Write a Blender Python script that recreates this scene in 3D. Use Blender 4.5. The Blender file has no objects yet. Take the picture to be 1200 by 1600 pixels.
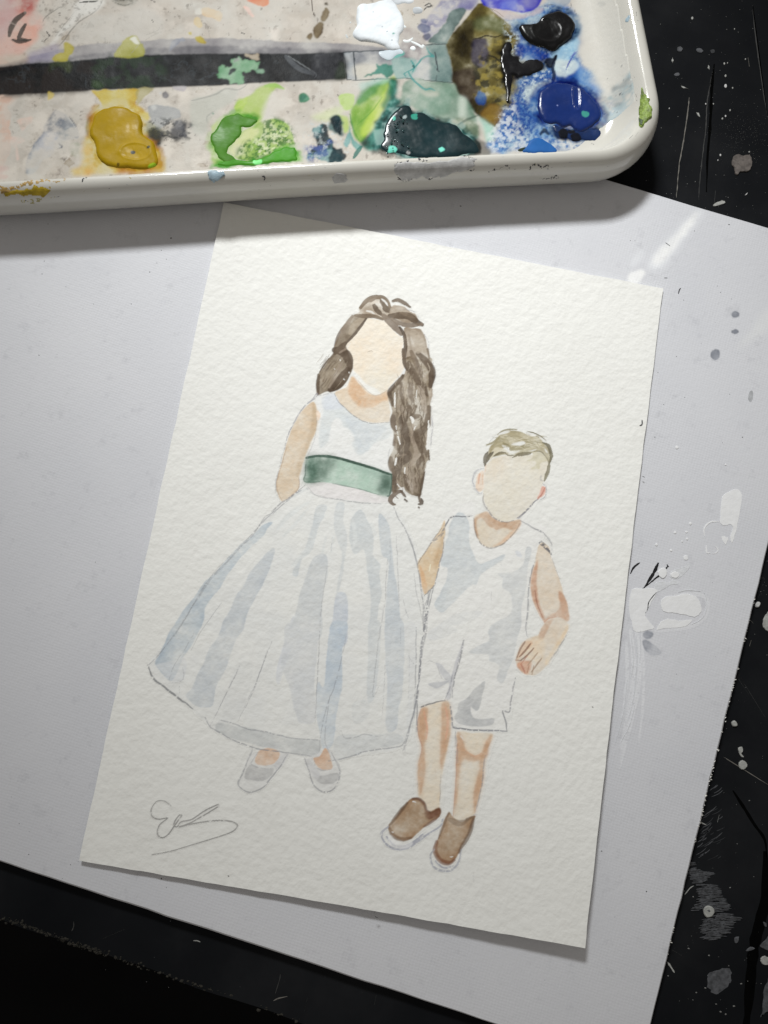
import bpy, math, random
import numpy as np
from mathutils import Matrix, Vector
from mathutils.bvhtree import BVHTree
random.seed(7); rng = np.random.default_rng(7)
scn = bpy.context.scene
COL = scn.collection

# ------------------------------------------------------------------ camera
F_PX, IMG_W, IMG_H, SHEET_W = 1200.0, 1200.0, 1600.0, 0.127      # the sheet is 127 x 178 mm
ROTV = np.array([-0.16033357146205995, -0.03717145825381204, 0.17526093528044406])
TRV = np.array([0.01977152237646302, 0.08460969413905126, 1.608131487199407]) * SHEET_W
def rodrigues(r):
    t = np.linalg.norm(r); k = r / t
    K = np.array([[0, -k[2], k[1]], [k[2], 0, -k[0]], [-k[1], k[0], 0]])
    return np.eye(3) + math.sin(t) * K + (1 - math.cos(t)) * K @ K
Z_BOARD, Z_SHEET = 0.0032, 0.0040                                # heights above the table top
_R = rodrigues(ROTV); _S = np.diag([1., -1., -1.])
CAM_ROT = _S @ _R.T @ np.diag([1., -1., -1.])
CAM_POS = _S @ (-_R.T @ TRV) + np.array([0, 0, Z_SHEET])
cam_data = bpy.data.cameras.new('camera')
cam_data.sensor_fit = 'VERTICAL'; cam_data.sensor_height = 32.0
cam_data.lens = F_PX / IMG_H * 32.0
cam_data.clip_start = 0.01; cam_data.clip_end = 20
cam = bpy.data.objects.new('camera', cam_data); COL.objects.link(cam)
M4 = np.eye(4); M4[:3, :3] = CAM_ROT; M4[:3, 3] = CAM_POS
cam.matrix_world = Matrix(M4.tolist())
scn.camera = cam
def ray(px, py):
    d = CAM_ROT @ np.array([(px - IMG_W/2) / F_PX, -(py - IMG_H/2) / F_PX, -1.0])
    return CAM_POS, d
def at(px, py, z=0.0):
    o, d = ray(px, py); t = (z - o[2]) / d[2]
    return o + d * t

# ------------------------------------------------------------------ light
w = bpy.data.worlds.new('World'); scn.world = w; w.use_nodes = True
bg = w.node_tree.nodes['Background']
bg.inputs[0].default_value = (1.0, 0.94, 0.855, 1); bg.inputs[1].default_value = 0.235
def area(name, loc, target, sx, sy, power, color, spread=180, roll=0):
    l = bpy.data.lights.new(name, 'AREA'); l.shape = 'RECTANGLE'; l.size = sx; l.size_y = sy
    l.energy = power; l.color = color; l.spread = math.radians(spread)
    o = bpy.data.objects.new(name, l); COL.objects.link(o); o.location = loc
    q = (Vector(target) - Vector(loc)).to_track_quat('-Z', 'Y')
    o.rotation_euler = (q.to_matrix() @ Matrix.Rotation(math.radians(roll), 3, 'Z')).to_euler()
    return o
_aim = at(690, 370, Z_SHEET)
area('desk_lamp', (-0.25, 0.57, 0.58), tuple(_aim), 0.17, 0.08, .285, (0.985, 1.0, 0.99), 33)
scn.view_settings.view_transform = 'Standard'; scn.view_settings.look = 'None'
scn.view_settings.exposure = 0; scn.view_settings.gamma = 1
scn.render.film_transparent = False

# ------------------------------------------------------------------ numpy helpers
def srgb(c):
    c = np.asarray(c, float) / 255.0
    return np.where(c <= 0.04045, c / 12.92, ((c + 0.055) / 1.055) ** 2.4)
_T = rng.random((8, 256, 256))
def vnoise(x, y, seed=0):
    t = _T[seed % 8]
    xi = np.floor(x).astype(int); yi = np.floor(y).astype(int)
    fx = x - xi; fy = y - yi; fx = fx*fx*(3-2*fx); fy = fy*fy*(3-2*fy)
    a = t[xi & 255, yi & 255]; b = t[(xi+1) & 255, yi & 255]; c = t[xi & 255, (yi+1) & 255]; d = t[(xi+1) & 255, (yi+1) & 255]
    return (a*(1-fx) + b*fx)*(1-fy) + (c*(1-fx) + d*fx)*fy
def fbm(x, y, seed=0, octv=4):
    s = 0; a = 0.5; n = 0
    for i in range(octv):
        s = s + a*vnoise(x*2**i + 17*i, y*2**i + 9*i, seed + i); n += a; a *= .5
    return s / n                                               # 0..1
def box(m, r):
    if r < 1: return m
    for ax in (0, 1):
        p = [(0, 0), (0, 0)]; p[ax] = (r + 1, r)
        c = np.cumsum(np.pad(m, p, mode='edge'), axis=ax)
        n = m.shape[ax]
        m = (np.take(c, np.arange(2*r+1, 2*r+1+n), ax) - np.take(c, np.arange(0, n), ax)) / (2*r+1)
    return m
def blur(m, r):
    r = int(round(r))
    return box(box(m, r), r) if r > 0 else m
def spline(P, closed, n=5):
    P = np.asarray(P, float); k = len(P)
    if k < 3: return P
    idx = lambda i: P[i % k] if closed else P[min(max(i, 0), k-1)]
    out = []
    for i in range(k if closed else k-1):
        p0, p1, p2, p3 = idx(i-1), idx(i), idx(i+1), idx(i+2)
        for t in np.arange(n) / n:
            out.append(.5*((2*p1) + (p2-p0)*t + (2*p0-5*p1+4*p2-p3)*t*t + (3*p1-p0-3*p2+p3)*t**3))
    if not closed: out.append(P[-1])
    return np.array(out)
def nums(s):
    return np.array([[float(v) for v in p.split(',')] for p in s.split()])

# views: close-ups of the photograph that the outlines were measured in (origin, scale, reference white there)
VIEW = dict(
 p=(0, 0, 1, (212, 213, 208)), b=(0, 0, 1, (203, 205, 209)),
 z1=(420, 440, 4, (220, 222, 217)), z2=(420, 600, 4, (219, 221, 217)), z3=(640, 650, 4, (212, 214, 209)), z4=(640, 840, 4, (208, 210, 205)),
 z5=(580, 1080, 4, (201, 201, 195)), z6=(220, 750, 4.444, (211, 211, 206)), z7=(430, 750, 4.8, (214, 216, 211)), z8=(320, 980, 3.333, (204, 205, 200)),
 z9=(590, 560, 6.667, (220, 222, 217)), z10=(470, 450, 5.4545, (220, 222, 217)), z11=(740, 660, 8.571, (212, 214, 209)), sg=(0, 1200, 3, (196, 195, 188)),
 t1=(0, 0, 3, (190, 183, 173)), t2=(350, 0, 3, (200, 194, 185)), t3=(650, 0, 3, (205, 201, 193)), t4=(0, 0, 4.8, (178, 171, 161)), t5=(200, 0, 4.8, (186, 180, 171)),
 t6=(600, 0, 6, (200, 195, 187)), t7=(760, 0, 5, (204, 201, 194)), t8=(0, 80, 4.8, (190, 184, 174)), t9=(300, 100, 4.615, (205, 200, 190)), t10=(480, 0, 4.615, (203, 197, 189)))
def photo(view, pts):
    ox, oy, s, _ = VIEW[view]
    P = nums(pts) if isinstance(pts, str) else np.asarray(pts, float)
    return P / s + np.array([ox, oy])

class Sheet:
    """a painted surface in metres: colour, coverage and which part each point belongs to"""
    def __init__(s, x0, y0, x1, y1, res, base, to_plane, seed=0):
        s.res = res; s.x0, s.y0 = x0, y0
        s.nx = int((x1-x0)/res) + 1; s.ny = int((y1-y0)/res) + 1
        s.X, s.Y = np.meshgrid(x0 + np.arange(s.nx)*res, y0 + np.arange(s.ny)*res)
        s.base = np.array(base); s.rgb = np.tile(s.base, (s.ny, s.nx, 1)); s.part = np.zeros((s.ny, s.nx), np.int16)
        k = 1000.0
        s.wx = fbm(s.X*k*.55, s.Y*k*.55, seed, 4)*2-1; s.wy = fbm(s.X*k*.55+50, s.Y*k*.55, seed+2, 4)*2-1
        s.grain = fbm(s.X*k*1.3, s.Y*k*1.3, seed+1, 3)*2-1; s.mott = fbm(s.X*k*.22+7, s.Y*k*.22, seed+3, 4)*2-1
        s.tooth = vnoise(s.X*k*2.6, s.Y*k*2.6, seed+4)
        s.to_plane = to_plane; s.cur = 1; s.only = None; s.ampk = s.edgek = s.mottk = s.sat = s.wk = s.graink = 1.0; s.redk = 0
    def pts(s, view, P):
        return np.array([s.to_plane(*p)[:2] for p in photo(view, P)])
    def sl(s, P, pad):
        a = np.floor((P.min(0) - pad - [s.x0, s.y0]) / s.res).astype(int); b = np.ceil((P.max(0) + pad - [s.x0, s.y0]) / s.res).astype(int)
        return slice(max(a[1], 0), max(min(b[1]+1, s.ny), 0)), slice(max(a[0], 0), max(min(b[0]+1, s.nx), 0))
    def color(s, view, c):
        q = srgb(c) / srgb(VIEW[view][3]); lum = q @ np.array([.25, .62, .13]); q = q * np.array([1 - s.redk*max(q[0]-q[1], 0), 1, 1])
        return np.clip((lum + (q-lum)*s.sat) * s.base, 0.0015, 0.9)
    def mask(s, P, amp, pad):
        sl = s.sl(P, pad)
        X = s.X[sl] + s.wx[sl]*amp; Y = s.Y[sl] + s.wy[sl]*amp
        ins = np.zeros(X.shape, bool)
        Q = np.roll(P, -1, 0)
        for (ax, ay), (bx, by) in zip(P, Q):
            if ay == by: continue
            c = (ay > Y) != (by > Y)
            ins ^= c & (X < (bx-ax)*(Y-ay)/(by-ay) + ax)
        return sl, ins.astype(float)
    def put(s, sl, m, col):
        if m.size == 0: return
        if s.only is not None: m = m * s.only[sl]
        s.rgb[sl] = s.rgb[sl]*(1-m[..., None]) + m[..., None]*col
        pp = s.part[sl]
        if s.cur: pp[(m > .35) | ((m > .012) & (pp == 0))] = s.cur
    def wash(s, view, P, c, a=.95, edge=.3, ew=.45, soft=.10, amp=.22, grain=.10, mott=.18, smooth=True, raw=None):
        col = s.color(view, c)
        Q = s.pts(view, P)
        if smooth: Q = spline(Q, True)
        mm = .001
        grain *= s.graink; amp *= s.ampk; edge *= s.edgek; mott *= s.mottk
        sl, m0 = s.mask(Q, amp*mm, (soft*3+ew*2)*mm)
        if m0.size == 0: return
        m = blur(m0, soft*mm/s.res); inner = blur(m0, ew*mm/s.res)
        e = np.clip((1-inner)*2, 0, 1) * m
        e = e * np.clip(.6 + 1.2*s.mott[sl], 0, 1.6)
        dens = 1 + edge*e + grain*s.grain[sl] + mott*s.mott[sl]*1.6
        T = np.clip(col / s.base, .004, 1.4)
        s.put(sl, m*a, s.base * np.power(T, np.clip(dens, .3, 3)[..., None]))
    def stroke(s, view, P, wd, c, a=.95, taper=(.65, .5), soft=.08, dry=0, amp=.10, grain=.12, mott=.2, smooth=True):
        """a brush or pencil mark; wd in units of the view"""
        col = s.color(view, c)
        ph = photo(view, P)
        if smooth: ph = spline(ph, False, 6)
        Q = np.array([s.to_plane(*p)[:2] for p in ph])
        if len(Q) == 1: Q = np.vstack([Q, Q + 1e-6])
        u = wd * s.wk / VIEW[view][2]
        c0 = ph.mean(0); mpp = np.linalg.norm(s.to_plane(c0[0]+1, c0[1])[:2] - s.to_plane(*c0)[:2])
        hw = max(.5*u*mpp, .00001)
        sl = s.sl(Q, hw + .0004)
        X = s.X[sl] + s.wx[sl]*amp*.001; Y = s.Y[sl] + s.wy[sl]*amp*.001
        if X.size == 0: return
        L = np.concatenate([[0], np.cumsum(np.linalg.norm(np.diff(Q, axis=0), axis=1))]); L /= max(L[-1], 1e-9)
        wf = np.interp(L, [0, .25, .7, 1], [taper[0], 1, 1, taper[1]])
        best = np.full(X.shape, -1.0)
        for i in range(len(Q)-1):
            a0, b0 = Q[i], Q[i+1]; d = b0-a0; l2 = d@d + 1e-14
            t = np.clip(((X-a0[0])*d[0] + (Y-a0[1])*d[1]) / l2, 0, 1)
            dd = np.hypot(X-a0[0]-t*d[0], Y-a0[1]-t*d[1])
            best = np.maximum(best, hw*(wf[i]*(1-t) + wf[i+1]*t) - dd)
        sf = soft*.001
        m = np.clip(best/sf + .5, 0, 1)
        if dry: m = m * np.clip((s.tooth[sl] - dry*.75)*4 + .5, 0, 1)
        dens = 1 + grain*s.grain[sl] + mott*s.mott[sl]*1.5
        T = np.clip(col / s.base, .004, 1.4)
        s.put(sl, m*a, s.base*np.power(T, np.clip(dens, .3, 3)[..., None]))
    def pencil(s, view, P, wd=2.6, c=(132, 134, 138), a=.48, dry=.34, n=1, jit=0):
        """graphite line, wd in photo pixels"""
        sc = VIEW[view][2]
        P = nums(P) if isinstance(P, str) else np.asarray(P, float)
        for k in range(n):
            Q = P + rng.normal(0, 1, P.shape)*jit*sc*(1 if k else .4)
            s.stroke(view, Q, wd*sc*.62, c, a*rng.uniform(.8, 1.05), (.6, .5), soft=.16, dry=dry, amp=.18)
    def speckle(s, view, P, c, a=.9, th=.55, scale=1.2, amp=.6, soft=.6, sharp=7, seed=0, smooth=True):
        """blotchy dried paint inside an outline"""
        col = s.color(view, c)
        Q = s.pts(view, P)
        if smooth: Q = spline(Q, True)
        sl, m = s.mask(Q, amp*.001, soft*.004)
        if m.size == 0: return
        m = blur(m, soft*.001/s.res)
        n = fbm(s.X[sl]*1000*scale + 31*seed, s.Y[sl]*1000*scale + 7*seed, seed, 5)
        s.put(sl, m*a*np.clip((n-th)*sharp + .5, 0, 1), col*(1 + .25*s.mott[sl][..., None]))
    def vein(s, view, P, c, a=.7, scale=.35, width=.03, seed=1, amp=.6, soft=.6):
        """thin wandering dried tide lines inside an outline"""
        col = s.color(view, c)
        Q = spline(s.pts(view, P), True)
        sl, m = s.mask(Q, amp*.001, soft*.004)
        if m.size == 0: return
        m = blur(m, soft*.001/s.res)
        n = fbm(s.X[sl]*1000*scale + 13*seed, s.Y[sl]*1000*scale + 5*seed, seed, 5)
        s.put(sl, m*a*np.clip(1 - np.abs(n-.5)/width, 0, 1)*np.clip(.4 + s.mott[sl]*2, 0, 1), col)

# ------------------------------------------------------------------ mesh helpers
def mesh_from(name, verts, quads, loc=(0, 0, 0), colors=None, smooth=True):
    verts = np.asarray(verts, np.float32) - np.asarray(loc, np.float32)
    me = bpy.data.meshes.new(name)
    quads = np.asarray(quads, np.int32); n, k = quads.shape
    me.vertices.add(len(verts)); me.vertices.foreach_set('co', verts.ravel())
    me.loops.add(n*k); me.loops.foreach_set('vertex_index', quads.ravel())
    me.polygons.add(n); me.polygons.foreach_set('loop_start', np.arange(0, n*k, k, dtype=np.int32))
    try: me.polygons.foreach_set('loop_total', np.full(n, k, np.int32))
    except Exception: pass
    me.update(calc_edges=True)
    me.polygons.foreach_set('use_smooth', np.full(n, smooth, bool))
    if colors is not None:
        at_ = me.color_attributes.new('pigment', 'FLOAT_COLOR', 'POINT')
        c = np.ones((len(verts), 4), np.float32); c[:, :3] = colors
        at_.data.foreach_set('color', c.ravel())
    me.validate()
    return me
def link(name, me, mat, parent=None, loc=None):
    o = bpy.data.objects.new(name, me); COL.objects.link(o)
    if mat is not None and me is not None: me.materials.append(mat)
    if parent is not None: o.parent = parent
    elif loc is not None: o.location = loc
    return o
def tag(o, label=None, cat=None, kind=None, group=None):
    if label: o['label'] = label
    if cat: o['category'] = cat
    if kind: o['kind'] = kind
    if group: o['group'] = group
    return o
def poly_mesh(name, pts_top, z_low, loc, bevel=0.0, smooth=False):
    """a prism from a closed outline (3-D top points) down to a height; top rim rounded by an inset when bevel > 0"""
    P = np.array(pts_top, float); n = len(P)
    c = P.mean(0)
    rings = []
    low = P.copy(); low[:, 2] = z_low; rings.append(low)
    if bevel > 0:
        v = c - P; v[:, 2] = 0; v /= (np.linalg.norm(v, axis=1)[:, None] + 1e-9)
        mid = P.copy(); mid[:, 2] -= bevel; rings.append(mid)
        rings.append(P + v*bevel)
    else: rings.append(P)
    V = np.vstack(rings).astype(float) - np.array(loc)
    F = []
    for r in range(len(rings)-1):
        for i in range(n):
            j = (i+1) % n; F.append((r*n+i, r*n+j, (r+1)*n+j, (r+1)*n+i))
    F.append(tuple(range((len(rings)-1)*n, len(rings)*n))); F.append(tuple(range(n-1, -1, -1)))
    me = bpy.data.meshes.new(name); me.from_pydata(V.tolist(), [], F)
    import bmesh
    bm = bmesh.new(); bm.from_mesh(me); bmesh.ops.recalc_face_normals(bm, faces=bm.faces); bm.to_mesh(me); bm.free()
    for p in me.polygons: p.use_smooth = smooth
    me.update()
    return me

# ------------------------------------------------------------------ materials
class NT:
    def __init__(s, name):
        s.m = bpy.data.materials.new(name); s.m.use_nodes = True; s.t = s.m.node_tree
        s.b = s.t.nodes['Principled BSDF']
    def n(s, typ, **kw):
        o = s.t.nodes.new(typ)
        for k, v in kw.items():
            if hasattr(o, k): setattr(o, k, v)
        return o
    def l(s, a, b): s.t.links.new(a, b)
    def set(s, **kw):
        for k, v in kw.items(): s.b.inputs[k.replace('_', ' ')].default_value = v
    def noise(s, vec, scale, detail=4, rough=.55):
        o = s.n('ShaderNodeTexNoise'); o.inputs['Scale'].default_value = scale; o.inputs['Detail'].default_value = detail; o.inputs['Roughness'].default_value = rough
        s.l(vec, o.inputs['Vector']); return o.outputs['Fac']
    def ramp(s, fac, stops):
        r = s.n('ShaderNodeValToRGB'); e = r.color_ramp.elements
        while len(e) < len(stops): e.new(.5)
        for el, (p, c) in zip(e, stops): el.position = p; el.color = (*c, 1) if len(c) == 3 else c
        s.l(fac, r.inputs[0]); return r.outputs[0]
    def obj(s, scale=(1, 1, 1), rot=0):
        tc = s.n('ShaderNodeTexCoord'); mp = s.n('ShaderNodeMapping'); mp.inputs['Scale'].default_value = scale; mp.inputs['Rotation'].default_value = (0, 0, rot)
        s.l(tc.outputs['Object'], mp.inputs[0]); return mp.outputs[0]
    def math(s, op, a, b=None):
        o = s.n('ShaderNodeMath', operation=op)
        for i, v in enumerate((a, b)):
            if v is None: continue
            if isinstance(v, (int, float)): o.inputs[i].default_value = v
            else: s.l(v, o.inputs[i])
        return o.outputs[0]
    def mix(s, a, b, fac, mode='MIX'):
        o = s.n('ShaderNodeMix', data_type='RGBA', blend_type=mode)
        for i, v in ((0, fac), (6, a), (7, b)):
            if isinstance(v, (int, float)): o.inputs[i].default_value = v
            elif isinstance(v, tuple): o.inputs[i].default_value = (*v, 1)
            else: s.l(v, o.inputs[i])
        return o.outputs[2]
    def bump(s, h, dist, strength=1, prev=None):
        o = s.n('ShaderNodeBump'); o.inputs['Distance'].default_value = dist; o.inputs['Strength'].default_value = strength
        s.l(h, o.inputs['Height'])
        if prev is not None: s.l(prev, o.inputs['Normal'])
        return o.outputs[0]
    def vcol(s):
        o = s.n('ShaderNodeVertexColor'); o.layer_name = 'pigment'; return o.outputs[0]
PAPER = (0.845, 0.845, 0.82)
def paper_material(name, painted):
    t = NT(name); v = t.obj((1, 1.1, 1), .5)
    rough = t.noise(v, 500, 2, .5); big = t.noise(v, 250, 2, .5); fine = t.noise(v, 2300, 2, .6)
    h = t.math('ADD', t.math('ADD', t.math('MULTIPLY', rough, .8), t.math('MULTIPLY', big, .35)), t.math('MULTIPLY', fine, .10))
    nrm = t.bump(h, .00058, .44); t.l(nrm, t.b.inputs['Normal'])
    tint = t.ramp(t.noise(t.obj(), 60, 3), [(.3, (.97, .968, .965)), (.7, (1, 1, 1))])
    t.l(t.mix(t.vcol() if painted else PAPER, tint, 1.0, 'MULTIPLY'), t.b.inputs['Base Color'])
    t.set(Roughness=.85, Specular_IOR_Level=.25)
    return t.m
MAT_PAPER = paper_material('cold_press_paper', False)
MAT_PAINTED = paper_material('watercolour_on_paper', True)
BOARD_DIR = at(700, 1577, Z_BOARD)[:2] - at(0, 1347, Z_BOARD)[:2]
BOARD_ANG = math.atan2(BOARD_DIR[1], BOARD_DIR[0])
BOARD = (0.665, 0.672, 0.708)
def board_material(painted=False):
    t = NT('primed_canvas_paint' if painted else 'primed_canvas'); v = t.obj((1, 1, 1), -BOARD_ANG)
    sep = t.n('ShaderNodeSeparateXYZ'); t.l(v, sep.inputs[0])
    wob = t.noise(v, 260, 3); wob2 = t.noise(v, 900, 2)
    def thread(ax, per):
        x = t.math('ADD', t.math('MULTIPLY', sep.outputs[ax], 2*math.pi/per), t.math('MULTIPLY', wob, 5.0))
        return t.math('SINE', x)
    wx_, wy_ = thread(0, .00082), thread(1, .00070)
    weave = t.math('MULTIPLY', t.math('ADD', wx_, wy_), .17)
    h = t.math('ADD', t.math('MULTIPLY', weave, t.math('ADD', t.noise(v, 55, 2), .05)), t.math('MULTIPLY', wob2, 1.15))
    t.l(t.bump(h, .00013, .38), t.b.inputs['Normal'])
    dirt = t.mix(t.ramp(t.noise(t.obj(), 22, 4, .6), [(.3, (.93, .935, .945)), (.7, (1, 1, 1))]), t.ramp(t.noise(t.obj(), 230, 5, .7), [(.30, (.90, .90, .905)), (.42, (1, 1, 1))]), 1.0, 'MULTIPLY')
    t.l(t.mix(t.vcol() if painted else BOARD, dirt, 1.0, 'MULTIPLY'), t.b.inputs['Base Color'])
    t.set(Roughness=.62, Specular_IOR_Level=.35)
    return t.m
MAT_BOARD = board_material(); MAT_BOARDP = board_material(True)
def table_material():
    t = NT('black_painted_wood'); v = t.obj((1, 1, 1), -BOARD_ANG)
    g = t.n('ShaderNodeMapping'); g.inputs['Scale'].default_value = (260, 9, 60); t.l(v, g.inputs[0])
    grain = t.noise(g.outputs[0], 1, 5, .6)
    cloud = t.noise(v, 28, 5, .6)
    speck = t.ramp(t.noise(v, 1500, 2, .5), [(.70, (0, 0, 0)), (.78, (1, 1, 1))])
    patch = t.ramp(t.noise(v, 14, 3), [(.5, (0, 0, 0)), (.7, (1, 1, 1))])
    c = t.ramp(cloud, [(.25, (.0062, .0068, .0082)), (.5, (.0095, .0102, .0118)), (.78, (.018, .0188, .0205))])
    c = t.mix(c, (.05, .05, .052), t.math('MULTIPLY', t.math('MULTIPLY', speck, patch), .55))
    t.l(c, t.b.inputs['Base Color'])
    t.l(t.bump(t.math('ADD', t.math('MULTIPLY', grain, .6), t.math('MULTIPLY', cloud, .4)), .0003, .35), t.b.inputs['Normal'])
    t.l(t.ramp(cloud, [(.3, (.42,)*3), (.7, (.62,)*3)]), t.b.inputs['Roughness'])
    t.set(Specular_IOR_Level=.02)
    return t.m
MAT_TABLE = table_material()
GLAZE = (0.62, 0.608, 0.565); FLOOR_BASE = (0.57, 0.56, 0.522)
def glaze_material():
    t = NT('cream_ceramic_glaze'); v = t.obj()
    c = t.mix(GLAZE, t.ramp(t.noise(v, 45, 4), [(.3, (.93, .925, .91)), (.65, (1, 1, 1))]), 1.0, 'MULTIPLY')
    smear = t.ramp(t.noise(v, 160, 5, .65), [(.60, (1, 1, 1)), (.80, (.86, .86, .87))])
    t.l(t.mix(c, smear, .8, 'MULTIPLY'), t.b.inputs['Base Color'])
    t.l(t.bump(t.noise(v, 60, 2), .0004, .25), t.b.inputs['Normal'])
    t.set(Roughness=.12, Specular_IOR_Level=.5, Coat_Weight=.3, Coat_Roughness=.05)
    return t.m
MAT_GLAZE = glaze_material()
def stained_material():
    t = NT('dried_paint_on_glaze'); v = t.obj()
    t.l(t.vcol(), t.b.inputs['Base Color'])
    t.l(t.bump(t.noise(v, 500, 4, .6), .00022, .5), t.b.inputs['Normal'])
    t.l(t.ramp(t.noise(v, 120, 3), [(.3, (.30,)*3), (.7, (.5,)*3)]), t.b.inputs['Roughness'])
    t.set(Specular_IOR_Level=.03)
    return t.m
MAT_STAIN = stained_material()
def wet_material(name, rough, bump=.00025, spec=.30):
    t = NT(name); v = t.obj()
    t.l(t.vcol(), t.b.inputs['Base Color'])
    t.l(t.bump(t.noise(t.obj((1, 3.5, 1), .5), 220, 3, .55), bump, .12), t.b.inputs['Normal'])
    t.l(t.ramp(t.noise(v, 160, 3), [(.35, (rough*.7,)*3), (.65, (rough*1.5,)*3)]), t.b.inputs['Roughness'])
    t.set(Roughness=rough, Specular_IOR_Level=spec)
    return t.m
MAT_WET = wet_material('wet_paint', .20)
MAT_SATIN = wet_material('satin_paint', .42, .0004, .09)
def plain(name, c, rough=.7, var=.25, scale=400, bump=.0002, spec=.3):
    t = NT(name); v = t.obj()
    c = np.array(c)
    t.l(t.ramp(t.noise(v, scale, 4, .6), [(.3, tuple(c*(1-var))), (.7, tuple(np.clip(c*(1+var), 0, 1)))]), t.b.inputs['Base Color'])
    t.l(t.bump(t.noise(v, scale*2, 3), bump, .6), t.b.inputs['Normal'])
    t.set(Roughness=rough, Specular_IOR_Level=spec)
    return t.m

# ================================================================== the table
floor_me = poly_mesh('floor', [(-3, -3, -.74), (3, -3, -.74), (3, 3, -.74), (-3, 3, -.74)], -.79, (0, 0, -.74))
tag(link('floor', floor_me, plain('dark_floor', (.004, .004, .0045), .9, .3, 8, .001, .1), loc=(0, 0, -.74)), kind='structure')
E1, E2 = at(0, 1437), at(420, 1580)
edge = (E2 - E1)[:2]; edge /= np.linalg.norm(edge); back = np.array([-edge[1], edge[0]])
TABLE_LOC = np.array([0, 0, -.028])
mid = E1[:2]
def tabpt(a, b): q = mid + edge*a + back*b; return q
c4 = [tabpt(-.45, 0), tabpt(.75, 0), tabpt(.75, .70), tabpt(-.45, .70)]
# front edge slightly uneven
front = [tabpt(-.45 + 1.2*i/240, .0006*(fbm(np.array([i*.35]), np.array([0.]), 3)[0]-.5)*2) for i in range(241)]
top = [(*p, 0) for p in front] + [(*c4[2], 0), (*c4[3], 0)]
table = link('table', poly_mesh('table', top, -.028, TABLE_LOC, bevel=.0012), MAT_TABLE, loc=TABLE_LOC)
tag(table, 'black painted wooden table top, scratched and spattered with paint, under the white board', 'table')
for a, b in ((-.38, .06), (.68, .06), (.68, .64), (-.38, .64)):
    q = tabpt(a, b)
    leg = [(q[0]+dx*.03, q[1]+dy*.03, -.0285) for dx, dy in ((-1, -1), (1, -1), (1, 1), (-1, 1))]
    link('leg', poly_mesh('leg', leg, -.74, TABLE_LOC), MAT_TABLE, table)

# ================================================================== the canvas board
def line_x(p, q, r, s_):
    p, q, r, s_ = p[:2], q[:2], r[:2], s_[:2]
    A = np.array([q-p, -(s_-r)]).T; t = np.linalg.solve(A, r-p); return p + (q-p)*t[0]
b0, b1 = at(0, 1347, Z_BOARD), at(700, 1577, Z_BOARD); t0, t1 = at(960, 283, Z_BOARD), at(1200, 355, Z_BOARD)
r0, r1 = at(1196, 872, Z_BOARD), at(1018, 1600, Z_BOARD)
br = line_x(b0, b1, r0, r1); tr = line_x(t0, t1, r0, r1)
bd = (b0-b1)[:2]; bd /= np.linalg.norm(bd); td = (t0-t1)[:2]; td /= np.linalg.norm(td)
bl = br + bd*.305; tl = tr + td*.305
BOARD_LOC = np.array([*((br+tl)/2), 0.0002])
def resample(a, b, n): return [a + (b-a)*i/n for i in range(n)]
outl = resample(bl, br, 60) + resample(br, tr, 60) + resample(tr, tl, 20) + resample(tl, bl, 20)
outl = [(p[0] + random.gauss(0, .00006), p[1] + random.gauss(0, .00006), Z_BOARD) for p in outl]
board = link('canvas_board', poly_mesh('canvas_board', outl, .0002, BOARD_LOC, bevel=.0005), MAT_BOARD, loc=BOARD_LOC)
tag(board, 'white primed canvas board lying on the black table under the watercolour sheet', 'canvas board')

def jag(P, k=4, amp=.03, closed=True):
    """roughen an outline: resample and push points about"""
    P = np.asarray(P, float); size = np.ptp(P, axis=0).max()
    Q = []
    for i in range(len(P)):
        a, b = P[i], P[(i+1) % len(P)]
        for j in range(k): Q.append(a + (b-a)*j/k + rng.normal(0, amp*size, 2)*(.4 if j == 0 else 1))
    return np.array(Q)
def flake(name, px, z, h, mat, parent, loc, amp=.02, k=3, label=None):
    """a dried paint mark with its own thickness lying on a flat surface at height z; outline in photo pixels"""
    P = nums(px) if isinstance(px, str) else np.asarray(px, float)
    P = jag(spline(P, True, 2), 2, amp*.5) if k >= 3 else (spline(jag(P, k, amp), True, 2) if len(P) == 6 else jag(P, k, amp))
    top = [at(x, y, z+h) for x, y in P]
    o = link(name, poly_mesh(name, top, z-.0001, loc, bevel=h*.4), mat, parent)
    if label: o['label'] = label
    return o
def line_px(P, wd):
    """outline of a tapering line through photo pixels"""
    P = spline(nums(P) if isinstance(P, str) else P, False, 4); n = len(P)
    T = np.gradient(P, axis=0); T /= (np.linalg.norm(T, axis=1)[:, None] + 1e-9); N = np.stack([-T[:, 1], T[:, 0]], 1)
    wv = wd*.5*np.interp(np.linspace(0, 1, n), [0, .2, .7, 1], [.3, 1, .9, .25])[:, None]*rng.uniform(.75, 1.2, (n, 1))
    return np.vstack([P + N*wv, (P - N*wv)[::-1]])

M_WHITE = plain('dried_white_paint', (.80, .805, .82), .42, .03, 300, .0002, .4)
M_GREYP = plain('thin_grey_paint', (.30, .32, .36), .6, .22, 500)
M_BLACKP = plain('dried_black_paint', (.012, .012, .014), .5, .4, 900)
M_CLEARISH = plain('thin_white_paint', (.66, .672, .70), .45, .05, 500, .0003)
M_HAIR = plain('dark_fibre', (.05, .05, .055), .7)
M_PALEGREY = plain('pale_grey_paint', (.42, .43, .45), .6, .15, 600)
zb = Z_BOARD
def bmark(name, px, mat, h=.00012, amp=.012, k=3, label=None): return flake(name, px, zb, h*.5, mat, board, BOARD_LOC, amp, k, label)
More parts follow.
